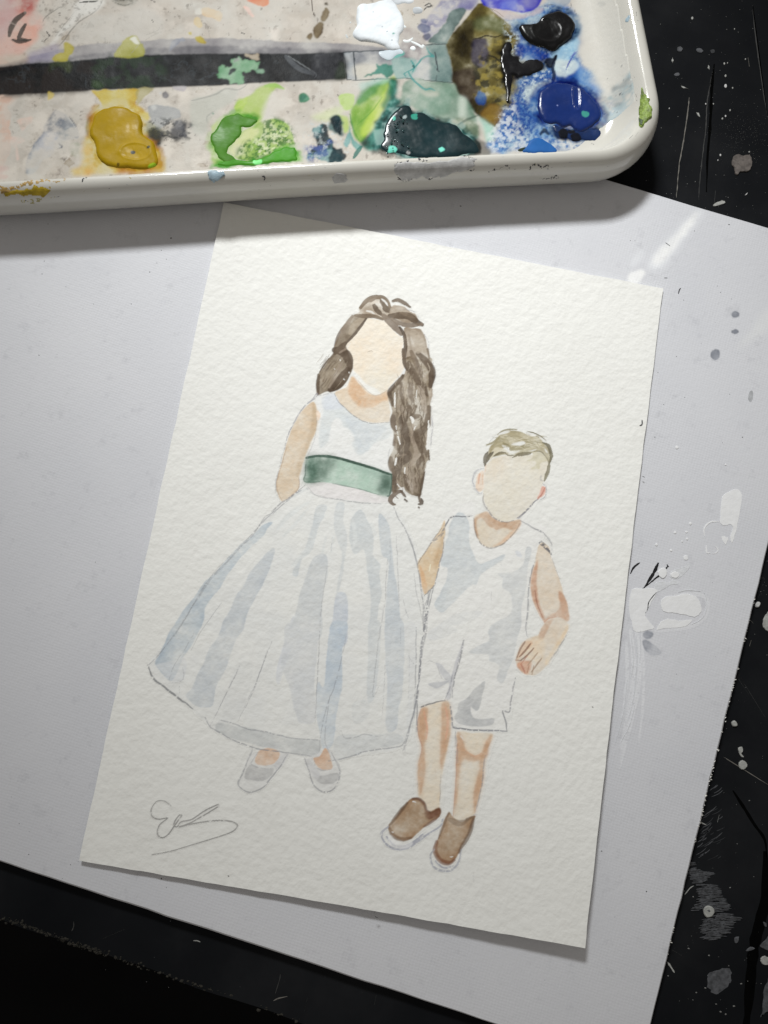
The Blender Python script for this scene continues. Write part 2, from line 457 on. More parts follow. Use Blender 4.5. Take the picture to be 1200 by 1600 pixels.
# the lamp sheen near the top corner of the sheet: painted further down as overlapping white washes
SOFT_MARKS = True
bmark('paint_stroke', '1151,764 1158,770 1159,781 1155,806 1152,822 1147,842 1143,848 1141,838 1146,824 1141,819 1134,821 1126,818 1126,800 1129,776 1140,768', M_WHITE, .00018, .010, 3, 'upright white paint stroke')
bmark('paint_stroke', '1127,838 1138,840 1136,846 1133,851', M_WHITE, .00012, .02)
for P, wd in (('1123,815 1112,815 1104,820 1100,828 1101,838', 2.2), ('1104,852 1104,863 1110,864', 2.0), ('1118,853 1122,859 1119,864 1113,865', 1.6)):
    bmark('paint_ridge', line_px(P, wd), M_WHITE, .00015, .004, 1)
bmark('paint_stroke', '987,921 1003,920 1015,919 1027,922 1020,937 1012,953 1008,962 1019,976 1022,982 1010,985 1000,988 990,985 987,970 983,955', M_WHITE, .00016, .010, 3, 'white paint patch beside the sheet')
bmark('paint_stroke', '1033,940 1040,932 1056,931 1070,928 1088,932 1095,945 1096,956 1085,964 1068,960 1050,957 1036,955', M_WHITE, .00022, .012, 3, 'blocky white paint dab')
bmark('paint_stroke', '1032,972 1044,967 1060,970 1082,968 1072,978 1055,981 1036,982 1026,984', M_WHITE, .00014, .015)
bmark('paint_stroke', '1024,912 1036,908 1046,910 1052,905 1060,912 1048,914 1038,920 1024,926', M_CLEARISH, .00014, .02)
bmark('paint_stroke', '1046,898 1054,890 1072,885 1076,878 1078,886 1070,896 1060,904 1050,904', M_CLEARISH, .00012, .02)
bmark('paint_drop', '1029,892 1036,887 1042,890 1042,898 1036,904 1029,898', M_WHITE, .0005, .03)
bmark('paint_drop', '1048,896 1056,893 1062,897 1058,903 1050,902', M_WHITE, .0004, .03)
bmark('paint_drop', '1068,869 1074,868 1075,874 1070,875', M_WHITE, .0003, .03)
for P, wd in (('1100,925 1104,935 1103,955 1095,968 1080,976', 1.5), ('1026,925 1014,940 1012,952 1008,958', 1.5), ('1060,925 1075,922 1095,924', 1.6), ('994,988 996,1020 994,1050 990,1090 980,1130', 1.8), ('986,990 990,1030 986,1060', 2.2), ('980,1060 975,1110 962,1160', 1.6), ('1001,985 1001,1010 999,1040', 1.2), ('992,1100 985,1130 970,1160', 1.2)):
    bmark('paint_ridge', line_px(P, wd), M_CLEARISH, .00016, .003, 1)
for x, y in ((1055, 832), (1073, 831), (1066, 846), (1074, 842), (1026, 851), (1049, 860), (1134, 726), (1058, 699), (1079, 818)):
    r = random.uniform(1.2, 2.6)
    bmark('paint_drop', [(x + r*math.cos(a), y + r*math.sin(a)) for a in np.linspace(0, 6.28, 7)[:-1]], M_WHITE, .0003, .06, 1)
bmark('paint_spot', '1171,612 1176,611 1176,624 1172,628 1169,622', M_PALEGREY, .00006, .03, 3)
for P, wd in (('1000,879 993,884 988,890 985,897', 3.0), ('1029,879 1024,890 1018,901 1006,919', 5.0), ('1044,884 1040,889 1030,899 1018,909 1004,920', 2.6), ('1042,882 1045,886', 6.0)):
    bmark('paint_flick', line_px(P, wd), M_BLACKP, .00010, .006, 2)
for P in ('1040,379 1047,384', '1060,459 1062,452 1064,450', '1038,434 1043,434'):
    bmark('fibre', line_px(P, 1.6), M_HAIR, .0002, .002, 1)
# the dust specks on the board: too small to pick apart
V, F = [], []
def speck(V, F, x, y, z, r, hgt):
    n0 = len(V); k = 6; a0 = random.random()*6
    st = random.uniform(.5, 1)
    for i in range(k):
        a = a0 + i*2*math.pi/k; rr = r*random.uniform(.6, 1.2)
        V.append((x + rr*math.cos(a), y + rr*st*math.sin(a), z - .00002))
    V.append((x, y, z + hgt))
    for i in range(k): F.append((n0+i, n0+(i+1) % k, n0+k))
def specks(name, spots, z, mat, parent, loc, hgt=.00012):
    V, F = [], []
    for x, y, r in spots:
        p = at(x, y, z); speck(V, F, p[0], p[1], z, r*.00017, hgt)
    o = link(name, mesh_from(name, np.array(V), np.array(F), loc, None, False), mat, parent); o['kind'] = 'stuff'
    return o
ds = [(69, 408, 1.6), (66, 428, 1.2), (61, 555, 1.4), (146, 475, 1), (205, 475, 1), (267, 372, 2), (252, 391, 1), (260, 405, 1.1), (245, 411, 1), (234, 425, 1.6), (75, 350, 1.2), (1139, 351, 2), (1085, 361, 1.2), (985, 376, 1), (992, 376, .9), (1121, 447, 1), (1126, 457, 1.3), (1143, 467, 1), (1068, 469, 1), (1057, 557, 1.2), (1028, 582, 1), (1140, 616, 1), (1070, 621, 1), (1037, 632, 1.2), (1160, 683, 1.3), (1129, 692, 1.1), (1023, 683, 1.2), (45, 1335, 1.3), (110, 1351, 1), (252, 1373, 1.6), (260, 1387, .8), (940, 1330, 1.6), (1010, 1393, 1.3), (30, 1287, .9), (720, 322, 2.2), (588, 322, 1.2)]
ds += [(random.uniform(0, 1150), random.uniform(380, 1560), random.uniform(.4, .8)) for _ in range(70)]
specks('dust_speck', ds, zb, plain('dust', (.10, .10, .105), .8), board, BOARD_LOC)
# frayed white threads along the right hand cut edge
V, F = [], []
for i in range(260):
    t = random.random()**.8; q = tr + (br-tr)*(.42 + .56*t)
    if fbm(np.array([t*14]), np.array([3.]), 2)[0] < .44: continue
    p = q + rng.normal(0, .00010, 2) + bd*.00032; l = random.uniform(.0001, .00032); a = random.uniform(-.6, .9)
    d = np.array([math.cos(a), math.sin(a)])*l; nn = np.array([-d[1], d[0]])*.28
    n0 = len(V); z = Z_BOARD + random.uniform(-.0004, .0003)
    V += [(*(p-d+nn), z), (*(p+d+nn), z+.0001), (*(p+d-nn), z), (*(p-d-nn), z+.0002)]; F.append((n0, n0+1, n0+2, n0+3))
fr = link('frayed_thread', mesh_from('frayed_thread', np.array(V), np.array(F), BOARD_LOC, None, False), plain('white_thread', (.85, .84, .8), .35, .05), board); fr['kind'] = 'stuff'

# ------------------------------------------------------------------ marks on the table
M_TGREY = plain('grey_paint_smear', (.075, .078, .086), .7, .45, 900)
M_TDIM = plain('faint_grey_smear', (.030, .032, .036), .7, .5, 700)
M_TPALE = plain('pale_paint_splat', (.34, .345, .33), .6, .25, 900)
M_TWHITE = plain('white_paint_splat', (.55, .55, .55), .5, .2, 900)
M_TBROWN = plain('grey_brown_splat', (.115, .10, .092), .7, .4, 700)
M_TSCR = plain('scratch_in_paint', (.16, .15, .135), .8, .3, 900)
M_TSCR2 = plain('faint_scratch', (.045, .045, .045), .8, .3, 900)
M_GROOVE = plain('dark_groove', (.002, .002, .002), .9, .2, 300, .0002, .01)
def tmark(name, px, mat, h=.00008, amp=.03, k=3, label=None): return flake(name, px, 0.0, h, mat, table, TABLE_LOC, amp, k, label)
tmark('paint_splat', '1146,245 1154,240 1162,243 1172,241 1176,252 1173,264 1166,268 1156,268 1153,273 1149,270 1148,262 1144,256', M_TBROWN, .0004, .02, 3, 'large round grey brown splat')
tmark('paint_splat', '1058,75 1063,72 1067,75 1065,80 1060,80', M_TGREY, .0002, .05, 3)
tmark('paint_splat', '1088,76 1094,75 1099,79 1096,82 1090,81', M_TGREY, .0002, .05, 3)
tmark('paint_splat', '1110,78 1116,77 1117,82 1112,83', M_TDIM, .0002, .05, 3)
tmark('paint_splat', '1053,116 1060,113 1062,117 1057,119', M_TGREY, .0001, .05, 3)
tmark('paint_splat', '1107,101 1109,104 1109,109 1106,106', M_TPALE, .0002, .05, 2)
tmark('paint_splat', '1087,175 1092,176 1094,183 1090,179', M_TPALE, .0002, .05, 2)
tmark('paint_splat', '1064,134 1069,135 1076,139 1068,138', M_TPALE, .0002, .03, 2)
tmark('paint_splat', '1114,320 1122,315 1130,313 1134,316 1128,319 1118,322', M_TPALE, .0003, .03, 3, 'pale elongated dried drip')
tmark('paint_splat', '1164,305 1169,300 1167,304', M_TWHITE, .0002, .02, 2)
for x, y, r in ((1082, 28, 2.0), (1148, 45, 1), (1145, 137, 1.3), (1126, 242, 1.6), (1171, 237, 1.2), (1165, 92, 1.2), (1046, 169, 1), (1132, 99, 1.6), (1134, 118, 1.8), (1134, 134, 2.6), (1051, 94, 2), (1137, 98, 1), (1141, 172, 1.4), (1134, 181, 1.5), (1129, 185, 1.5), (1103, 162, 1.2), (1115, 162, 1.2), (1122, 250, 1)):
    tmark('paint_drip', [(x + r*math.cos(a)*.8, y + r*1.2*math.sin(a)) for a in np.linspace(0, 6.28, 7)[:-1]], random.choice((M_TWHITE, M_TPALE, M_TPALE)), .0002, .05, 1)
# right of the board
tmark('paint_splat', '1181,945 1185,940 1189,942 1187,948 1183,949', M_TWHITE, .0006, .04, 3, 'small white chip')
tmark('paint_splat', '1192,975 1196,961 1204,956 1206,985 1196,984', M_TPALE, .0003, .03, 3)
tmark('paint_splat', '1144,1129 1149,1126 1153,1131 1152,1135 1146,1135', M_TPALE, .0006, .02, 3)
tmark('paint_splat', '1154,1169 1160,1167 1161,1174 1158,1178 1163,1183 1159,1183 1155,1176', M_TPALE, .0003, .02, 3)
tmark('paint_splat', '1155,1192 1161,1188 1167,1192 1168,1198 1162,1203 1156,1200', M_TPALE, .0004, .02, 3, 'round pale paint drop')
tmark('paint_splat', '1146,1131 1149,1130 1150,1134 1147,1134', M_TPALE, .0003, .02, 2)
tmark('paint_splat', '1146,1069 1142,1090 1137,1102 1140,1090 1144,1066', plain('pinkish_splat', (.16, .12, .115), .7), .0003, .02, 2, 'pinkish brown streak at the board edge')
tmark('paint_splat', '1100,1422 1104,1416 1110,1416 1116,1420 1117,1427 1112,1433 1105,1434 1101,1429', M_TPALE, .0006, .02, 3, 'pale ring shaped drop on the grey smear')
tmark('paint_splat', '1104,1422 1109,1420 1112,1424 1108,1427', M_TGREY, .0007, .03, 2)
tmark('paint_splat', '1108,1521 1124,1515 1141,1513 1142,1528 1140,1537 1128,1550 1116,1553 1107,1545 1106,1532', M_TGREY, .00006, .06, 3, 'square grey scrape')
# fan of dry brush smears
for P in ('1094,1381 1116,1382 1122,1392 1128,1404 1138,1412 1140,1420 1127,1424 1116,1426 1094,1420 1084,1424 1086,1416 1096,1408 1094,1395', '1100,1434 1117,1429 1130,1426 1156,1434 1140,1446 1140,1458 1126,1466 1114,1470 1101,1466 1098,1450', '1080,1345 1085,1358 1096,1361 1115,1364 1103,1371 1098,1379 1090,1381 1084,1372 1080,1360'):
    P_ = nums(P); a_, b_ = P_.min(0), P_.max(0); V, F = [], []
    for k in range(420):
        c_ = rng.uniform(a_, b_); ins = False
        for (ax, ay), (bx, by) in zip(P_, np.roll(P_, -1, 0)):
            if (ay > c_[1]) != (by > c_[1]) and c_[0] < (bx-ax)*(c_[1]-ay)/(by-ay) + ax: ins = not ins
        if not ins: continue
        l = rng.uniform(3, 9); an = -.12 + rng.normal(0, .07) + (c_[0]-a_[0])*.004
        L_ = line_px([c_ - [l*math.cos(an), l*math.sin(an)], c_, c_ + [l*math.cos(an), l*math.sin(an)]], rng.uniform(.8, 1.9))
        n0 = len(V); V += [tuple(at(x, y, .00003 + .0000008*k)) for x, y in L_]; h_ = len(L_)//2
        F += [(n0+i, n0+i+1, n0+2*h_-2-i, n0+2*h_-1-i) for i in range(h_-1)]
    o = link('paint_smear', mesh_from('paint_smear', np.array(V), np.array(F), TABLE_LOC, None, False), M_TGREY, table); o['label'] = 'grey dry brushed smear'
for i in range(46):
    u = random.random(); x = 1100 + random.uniform(-12, 26); y = 1228 + u*125
    l = random.uniform(6, 22); a = -.62 + random.gauss(0, .08)
    P = [(x - l/2*math.cos(a), y - l/2*math.sin(a)), (x + l*.1, y + random.uniform(-.5, .5)), (x + l/2*math.cos(a), y + l/2*math.sin(a))]
    tmark('brush_hair_mark', line_px(P, random.uniform(.7, 1.5)), random.choice((M_TGREY, M_TDIM, M_TGREY)), .00004, .004, 1)
for P, wd, m in (('1077,152 1074,180 1068,220 1061,260 1057,308', 1.7, M_TSCR), ('1113,112 1110,130 1105,160 1103,200 1098,240 1093,290 1092,312', 1.3, M_TSCR2), ('1176,8 1180,50 1186,95 1194,150 1200,185', 2.0, M_TSCR2), ('1131,1183 1160,1201 1200,1226', 1.3, M_TSCR), ('1143,1045 1170,1085', .9, M_TSCR2), ('1152,1050 1195,1120', .9, M_TSCR2), ('1070,1398 1078,1388 1084,1384', 1.6, M_TPALE), ('1043,1503 1049,1512 1054,1520', 3.0, M_TPALE), ('1090,1282 1097,1286 1104,1289', 1.8, M_TPALE), ('1124,1273 1121,1285', 1.0, M_TPALE), ('1050,1484 1066,1494', 1.2, M_TSCR2), ('1172,968 1177,974', 1.2, M_TSCR), ('1171,1010 1174,1000', 1.2, M_TSCR), ('1051,90 1051,98', 2, M_TPALE), ('1169,90 1171,104', 1.4, M_TSCR), ('1116,318 1118,298', 1.5, M_TSCR2), ('302,1470 308,1470 313,1472', 1.6, M_TPALE), ('112,1455 115,1448 115,1440', 1.4, M_TSCR2), ('160,1467 195,1452', .8, M_TSCR2), ('430,1553 437,1530 438,1522', 1.2, M_TSCR2), ('427,1564 435,1560 449,1557', 1.6, M_TSCR), ('476,1580 480,1560', .9, M_TSCR2), ('585,1570 588,1555', .9, M_TSCR2)):
    tmark('scratch', line_px(P, wd), m, .00006, .002, 2)
tmark('groove', line_px('1116,100 1112,140 1110,190 1106,240 1104,300', 5), M_GROOVE, .00003, .003, 1)
tmark('groove', line_px('1145,1235 1160,1258 1180,1290 1195,1312 1198,1340', 5), M_GROOVE, .00003, .003, 1)
tmark('groove', line_px('1196,1330 1196,1400 1188,1440 1178,1480 1172,1540 1166,1600 1160,1640', 18), M_GROOVE, .00003, .003, 1)
for px in ('1188,1478 1196,1470 1204,1462 1206,1484 1196,1484', '1189,1498 1196,1494 1204,1500 1200,1508 1191,1506', '1193,1441 1198,1443 1198,1449 1195,1447', '1196,1540 1206,1530 1206,1575 1196,1582 1188,1590 1192,1580', '1148,1466 1155,1464 1153,1473 1149,1474', '1166,1486 1173,1480 1180,1482 1172,1486'):
    tmark('paint_splat', px, random.choice((M_TGREY, M_TPALE)), .0003, .03, 3)
sp = []
for _ in range(360):
    x, y = random.gauss(1158, 26), random.gauss(208, 22)
    sp.append((x, y, random.uniform(.25, .75)))
for _ in range(200): sp.append((random.uniform(1005, 1200), random.uniform(0, 340), random.choice((.4, .5, .6, .9, 1.1))))
for _ in range(80): sp.append((random.uniform(1060, 1200), random.uniform(900, 1600), random.choice((.4, .6, .8, 1.3))))
for _ in range(26): sp.append((random.gauss(1190, 8), random.gauss(910, 14), random.uniform(.3, .9)))
sp += [(1083, 1401, 1.8), (1076, 1482, 2.2), (1108, 1493, 2), (1141, 1387, 2), (1171, 1251, 2.2), (1178, 1370, 1.2), (1044, 1525, 1.6), (1088, 1551, 1.6), (1119, 1569, 1.8), (1126, 1581, 2.2), (1134, 1585, 2), (1102, 1544, 2.2), (1158, 1537, 2), (1168, 1533, 1.6), (1147, 1572, 3)]
sp += [(random.uniform(0, 640), 1347 + .32*random.uniform(0, 640), .6) for _ in range(3)]
specks('paint_speck', [q for q in sp if True], 0.0, plain('grey_paint_speck', (.19, .19, .185), .7, .4, 900), table, TABLE_LOC, .0001)
# crumbling paint along the front edge
V, F = [], []
for i in range(340):
    x = random.choice((random.gauss(40, 25), random.gauss(130, 28), random.uniform(0, 330), random.uniform(0, 520)))
    y = 1437 + x*.3405 + random.gauss(-1.5, 2.2) - (3*math.exp(-((x-40)/40)**2)) - 2*math.exp(-((x-150)/60)**2)*random.random()
    p = at(x, y, 0); speck(V, F, p[0], p[1], 0, random.choice((.00010, .00015, .0002, .0003, .00045))*random.uniform(.7, 1.3), random.uniform(.0001, .0004))
cr = link('chipped_paint', mesh_from('chipped_paint', np.array(V), np.array(F), TABLE_LOC, None, False), plain('crumbling_edge_paint', (.030, .028, .023), .9, .7, 1500), table); cr['kind'] = 'stuff'
#@@BOARDPAINT
def layer_meshes(S, zf, lift_, root, root_loc, mat, plist, stride, dz=None):
    sub = (slice(None, None, stride), slice(None, None, stride))
    X, Y, rgb, pt = S.X[sub], S.Y[sub], S.rgb[sub], S.part[sub]
    Z = zf(X, Y) + lift_
    ny, nx = X.shape; vid = np.arange(ny*nx).reshape(ny, nx)
    c = np.stack([pt[:-1, :-1], pt[:-1, 1:], pt[1:, 1:], pt[1:, :-1]], -1)
    cell = c.max(-1)
    V = np.stack([X, Y, Z], -1).reshape(-1, 3); Cc = rgb.reshape(-1, 3)
    objs = {}
    for i, (nm, par, lab) in enumerate(plist, 1):
        jj, ii = np.nonzero(cell == i)
        if not len(jj): print('empty part', nm); continue
        qd = np.stack([vid[jj, ii], vid[jj, ii+1], vid[jj+1, ii+1], vid[jj+1, ii]], 1)
        u, inv = np.unique(qd, return_inverse=True)
        o = link(nm, mesh_from(nm, V[u], inv.reshape(-1, 4), root_loc, Cc[u]), mat, objs[par] if par else root)
        if lab: o['label'] = lab
        objs[i] = o
    return objs
pb = [at(*q_, Z_BOARD)[:2] for q_ in ((962, 312), (1200, 312), (1200, 1240), (940, 1240))]
S = Sheet(min(p[0] for p in pb), min(p[1] for p in pb), max(p[0] for p in pb), max(p[1] for p in pb), .00012, BOARD, lambda x, y: at(x, y, Z_BOARD), 1)
PARTLIST = []
def part(name, parent=None, label=None):
    PARTLIST.append((name, parent, label)); S.cur = len(PARTLIST); return S.cur
_n = np.array([-(t1-t0)[1], (t1-t0)[0]]); _n = _n/np.linalg.norm(_n); _n = _n*np.sign(_n @ (br-t0[:2]))
S.only = (((S.X-t0[0])*_n[0] + (S.Y-t0[1])*_n[1]) > .0006).astype(float)
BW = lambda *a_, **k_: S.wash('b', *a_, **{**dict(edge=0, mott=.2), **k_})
part('sheen_streak', None, 'long soft white lamp sheen painted on the board')  # reflected lamp light on the board, put into the colour as soft white washes
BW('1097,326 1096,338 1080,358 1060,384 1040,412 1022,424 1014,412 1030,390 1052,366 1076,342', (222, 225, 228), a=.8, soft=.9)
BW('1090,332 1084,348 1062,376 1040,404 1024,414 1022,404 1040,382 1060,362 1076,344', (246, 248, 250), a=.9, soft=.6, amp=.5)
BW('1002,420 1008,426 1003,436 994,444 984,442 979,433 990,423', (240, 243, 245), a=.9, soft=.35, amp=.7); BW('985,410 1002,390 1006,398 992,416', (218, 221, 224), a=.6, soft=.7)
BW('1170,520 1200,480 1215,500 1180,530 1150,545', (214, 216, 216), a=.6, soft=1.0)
part('paint_smear', None, 'thin scraped white paint running down beside the sheet')
for P_, wd in (('994,985 1000,1030 996,1080 985,1130 968,1200', 7), ('985,985 990,1040 984,1100 970,1170', 8), ('1001,990 1006,1040 1004,1110 998,1160', 4), ('978,1000 980,1060 972,1120', 6)): S.stroke('b', P_, wd, (218, 220, 223), .7, soft=.3, dry=.35)
for P_ in ('1056,930 1088,928 1104,936 1104,958 1085,976 1050,984 1024,986', '1010,935 1030,918 1060,910'): S.stroke('b', P_, 6, (214, 216, 219), .6, soft=.4)
for P_ in ('1143,489 1150,486 1156,491 1152,496 1145,496', '1143,517 1149,514 1155,518 1150,522 1144,521', '1111,550 1118,545 1125,549 1124,558 1117,563 1110,558', '1005,990 1012,985 1020,988 1020,994 1012,998 1006,996', '1004,1002 1012,1000 1022,1008 1033,1018 1030,1023 1018,1024 1008,1016'):
    part('paint_spot', None, 'small grey watercolour blot on the board'); BW(P_, (150, 154, 162), a=.9, edge=.45, ew=.3, mott=1.0, soft=.12)
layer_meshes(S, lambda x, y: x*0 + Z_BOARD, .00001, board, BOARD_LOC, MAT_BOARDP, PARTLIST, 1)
del S
#@@SHEET
# ================================================================== the watercolour sheet
C_TL, C_TR, C_BR, C_BL = (350, 316), (1036, 451), (914, 1482), (123, 1345)
_c = [at(*q, Z_SHEET)[:2] for q in (C_TL, C_TR, C_BR, C_BL)]
def lift(x, y):
    u = np.clip((x - _c[0][0]) / (_c[1][0] - _c[0][0]), 0, 1.05); v = np.clip((_c[0][1] - y) / (_c[0][1] - _c[3][1]), 0, 1.05)
    return .00055*v**2 + .00055*u*np.sqrt(v) + .0024*u**2*v**3
def zsheet(x, y): return Z_SHEET + lift(x, y)
def on_sheet(px, py):
    q = at(px, py, Z_SHEET)
    for _ in range(3): q = at(px, py, zsheet(q[0], q[1]))
    return q
SHEET_LOC = np.array([*((_c[0]+_c[2])/2), Z_BOARD])
cn = [on_sheet(*q)[:2] for q in (C_TL, C_TR, C_BR, C_BL)]
NU, NV = 48, 68
gu, gv = np.meshgrid(np.linspace(0, 1, NU+1), np.linspace(0, 1, NV+1))
gx = (1-gu)*(1-gv)*cn[0][0] + gu*(1-gv)*cn[1][0] + gu*gv*cn[2][0] + (1-gu)*gv*cn[3][0]
gy = (1-gu)*(1-gv)*cn[0][1] + gu*(1-gv)*cn[1][1] + gu*gv*cn[2][1] + (1-gu)*gv*cn[3][1]
edge_j = (fbm(gu*30, gv*30, 2, 3)-.5)*.00035
on_edge = (gu == 0) | (gu == 1) | (gv == 0) | (gv == 1)
gx = gx + edge_j*on_edge; gy = gy + edge_j*on_edge
gz = zsheet(gx, gy)
topv = np.stack([gx.ravel(), gy.ravel(), gz.ravel()], 1); botv = topv.copy(); botv[:, 2] -= .00042
nv = len(topv); idx = np.arange(nv).reshape(NV+1, NU+1)
q = [np.stack([idx[1:, :-1], idx[1:, 1:], idx[:-1, 1:], idx[:-1, :-1]], -1).reshape(-1, 4)]
q.append(q[0][:, ::-1] + nv)
rim = list(idx[0, :-1]) + list(idx[:-1, -1]) + list(idx[-1, :0:-1]) + list(idx[:0:-1, 0])
sv = np.vstack([topv[rim], botv[rim]]); k_ = len(rim)
q.append(np.array([(2*nv+i, 2*nv+(i+1) % k_, 2*nv+k_+(i+1) % k_, 2*nv+k_+i) for i in range(k_)]))
me = mesh_from('watercolour_painting', np.vstack([topv, botv, sv]), np.vstack(q), SHEET_LOC, None, True)
nq = NU*NV
for p in me.polygons[2*nq:]: p.use_smooth = False
painting = link('watercolour_painting', me, MAT_PAPER, loc=SHEET_LOC)
tag(painting, 'cream watercolour sheet painted with a faceless girl and boy in white clothes', 'painting')

PARTLIST = []
def part(name, parent=None, label=None):
    PARTLIST.append((name, parent, label)); S.cur = len(PARTLIST); return S.cur
pa = [on_sheet(*q_)[:2] for q_ in ((215, 450), (905, 450), (905, 1385), (215, 1385))]
S = Sheet(min(p[0] for p in pa), min(p[1] for p in pa), max(p[0] for p in pa), max(p[1] for p in pa), .00009, PAPER, on_sheet)
S.sat, S.wk, S.mottk, S.graink, S.redk = .90, 1.22, 1.7, 2.8, .12

GIRL = part('painted_girl', None, 'faceless girl with long brown hair in a white dress with a green sash')
BOY = part('painted_boy', None, 'faceless fair haired boy in a white sleeveless romper and brown shoes')
# ---- girl: skirt
part('skirt', GIRL)
S.wash('p', '470,765 540,770 612,790 640,830 652,870 656,950 660,1010 655,1080 645,1120 632,1165 560,1180 500,1182 430,1172 370,1155 330,1135 290,1100 250,1068 232,1040 262,1000 300,948 330,902 370,860 415,810 440,788', (207, 209, 206), a=.55, edge=.05, mott=.5)
W = S.wash
W('z6', '915,290 880,340 850,390 780,450 720,510 660,580 600,660 550,750 490,820 450,890 440,960 420,1020 390,1080 350,1150 300,1220 270,1290 240,1360 195,1390 100,1280 130,1210 170,1120 200,1050 240,990 300,900 350,840 400,770 450,700 510,650 560,590 640,500 700,440 780,380 850,310', (177, 186, 191), a=.9, mott=.35, edge=.15)
W('z6', '240,1250 300,1230 320,1280 300,1380 250,1400 195,1390 130,1320 110,1280', (200, 202, 202), a=.6, edge=.1)
W('z6', '930,480 900,600 850,720 800,810 740,930 710,1040 680,1080 640,1160 600,1290 560,1370 520,1450 500,1560 440,1580 370,1560 310,1500 350,1450 390,1360 430,1280 480,1160 540,1080 570,990 620,900 660,810 720,720 760,640 830,560 880,500', (189, 193, 194), a=.9, mott=.35, edge=.16)
W('z6', '1060,940 1067,1100 1000,1300 960,1420 940,1350 990,1150', (196, 199, 202), a=.7)
W('z7', '310,200 385,195 365,270 330,340 300,450 270,540 200,600 165,720 130,690 200,560 250,440 280,330', (195, 201, 201), a=.85)
W('z7', '290,580 380,560 395,700 370,800 350,950 330,1200 90,1200 140,1050 180,880 220,750', (193, 198, 198), a=.9, edge=.15)
W('z8', '430,-20 596,-20 590,60 580,180 570,300 578,480 500,500 470,440 440,310 400,200 415,80', (188, 191, 191), a=.75, edge=.14)
W('z7', '460,180 520,180 510,300 540,420 520,600 490,800 455,870 480,700 500,560 450,400 440,300', (198, 203, 202), a=.85)
W('z7', '460,860 530,850 545,950 540,1100 530,1230 405,1230 430,1050', (190, 197, 202), a=.9, edge=.2)
W('z8', '660,-20 742,-20 730,60 715,120 715,300 695,400 680,500 670,600 620,640 600,560 585,480 580,380 590,285 620,310 635,150', (181, 189, 193), a=.9, edge=.15, mott=.35)
W('z7', '575,280 640,220 700,320 740,420 735,560 790,640 780,700 800,860 770,980 760,1230 700,1230 720,900 690,700 680,600 660,520 600,560 560,480 560,380', (193, 199, 199), a=.88, edge=.14)
W('z8', '855,-20 915,-20 905,200 880,370 845,370 850,150', (189, 193, 192), a=.85, edge=.15)
W('z7', '780,250 850,330 870,450 890,680 920,850 940,1230 830,1230 830,900 850,620 800,560 780,400', (190, 197, 199), a=.9, edge=.16)
W('z8', '945,-20 1035,-20 1030,330 1010,420 1000,520 945,530 950,300 940,150', (185, 190, 191), a=.9, edge=.18)
W('z8', '1040,0 1100,0 1095,200 1070,480 1050,500 1062,300', (197, 199, 197), a=.7)
W('z8', '70,500 200,520 340,550 480,580 600,590 590,660 520,665 420,645 300,620 170,590 100,560 60,540', (180, 183, 181), a=.85, edge=.18, mott=.3)
W('z8', '690,570 850,560 1000,555 1030,600 900,630 780,665 680,690', (190, 193, 191), a=.8)
W('z8', '150,230 250,180 220,360 170,480 90,480', (195, 197, 194), a=.6, edge=.05)
W('z8', '770,400 850,380 850,470 780,500', (192, 195, 193), a=.6)
for P, wd in (('60,150 130,120 220,70 260,60', 22), ('20,360 100,270 180,210 250,170', 30), ('60,420 150,330 240,220', 20), ('380,430 350,560', 26), ('440,420 420,540', 16), ('580,300 600,400 590,500', 24), ('720,330 760,420', 30), ('130,640 170,600 230,520', 26)):
    S.stroke('z7', P, wd, (205, 210, 208), .7, soft=.3)
W('z2', '230,620 300,612 400,620 500,640 600,666 700,694 755,702 772,735 650,742 480,722 300,697', (216, 214, 213), a=.8, edge=.1)
# ---- bodice
part('bodice', GIRL)
W('z2', '300,85 400,58 430,95 480,160 545,210 650,247 756,240 768,300 780,350 765,430 750,480 765,540 720,545 650,520 550,490 450,462 380,448 300,445 245,458 280,360 310,300 315,180', (219, 222, 222), a=.5, edge=0)
W('z2', '335,90 400,60 430,110 480,155 540,205 620,245 700,250 755,242 768,290 745,340 700,350 660,370 630,410 590,440 560,445 530,400 520,370 535,340 530,310 500,285 465,265 455,235 430,210 400,230 385,290 370,360 330,400 312,370 325,250 345,160', (205, 211, 211), a=.9, edge=.10, soft=.2)
W('z2', '470,200 545,215 650,250 740,262 690,330 640,360 620,410 580,430 540,385 535,330 500,275', (199, 206, 209), a=.75, edge=.08, soft=.35)
W('z1', '340,725 400,700 430,730 460,790 400,800 340,790', (207, 213, 219), a=.6, edge=.1, soft=.3)
# ---- sash
part('sash', GIRL, 'green waist sash')
W('z2', '238,460 300,447 380,449 450,463 550,491 650,521 720,546 768,561 771,620 757,690 740,703 680,691 600,666 500,641 400,621 320,611 225,613 230,540', (182, 201, 189), a=1, edge=.25, ew=.3, mott=.35, soft=.08, amp=.14)
W('z2', '238,460 330,450 400,455 420,490 380,540 350,600 300,611 225,613 230,540', (96, 122, 108), a=.85, edge=.1, soft=1.0, mott=.5)
W('z2', '238,460 290,450 300,520 290,609 225,613 230,540', (80, 113, 97), a=.6, edge=.1, soft=.6, mott=.4)
W('z2', '700,560 768,561 771,620 757,690 740,703 690,690 680,640 700,600', (98, 124, 111), a=.85, edge=.1, soft=.6, mott=.5)
W('z2', '560,500 720,548 690,590 600,560 540,530', (150, 174, 162), a=.5, edge=.0, soft=.8)
S.stroke('z2', '236,462 300,450 380,454 450,467 550,496 650,526 720,551 768,566', 15, (62, 88, 76), .95, (.8, .8), soft=.14)
S.stroke('z2', '232,505 228,560 224,610 320,610', 7, (84, 112, 98), .8, (.8, .5), soft=.14)
S.stroke('z2', '767,565 769,620 756,690 742,702', 9, (70, 96, 84), .8, (.8, .8), soft=.12)
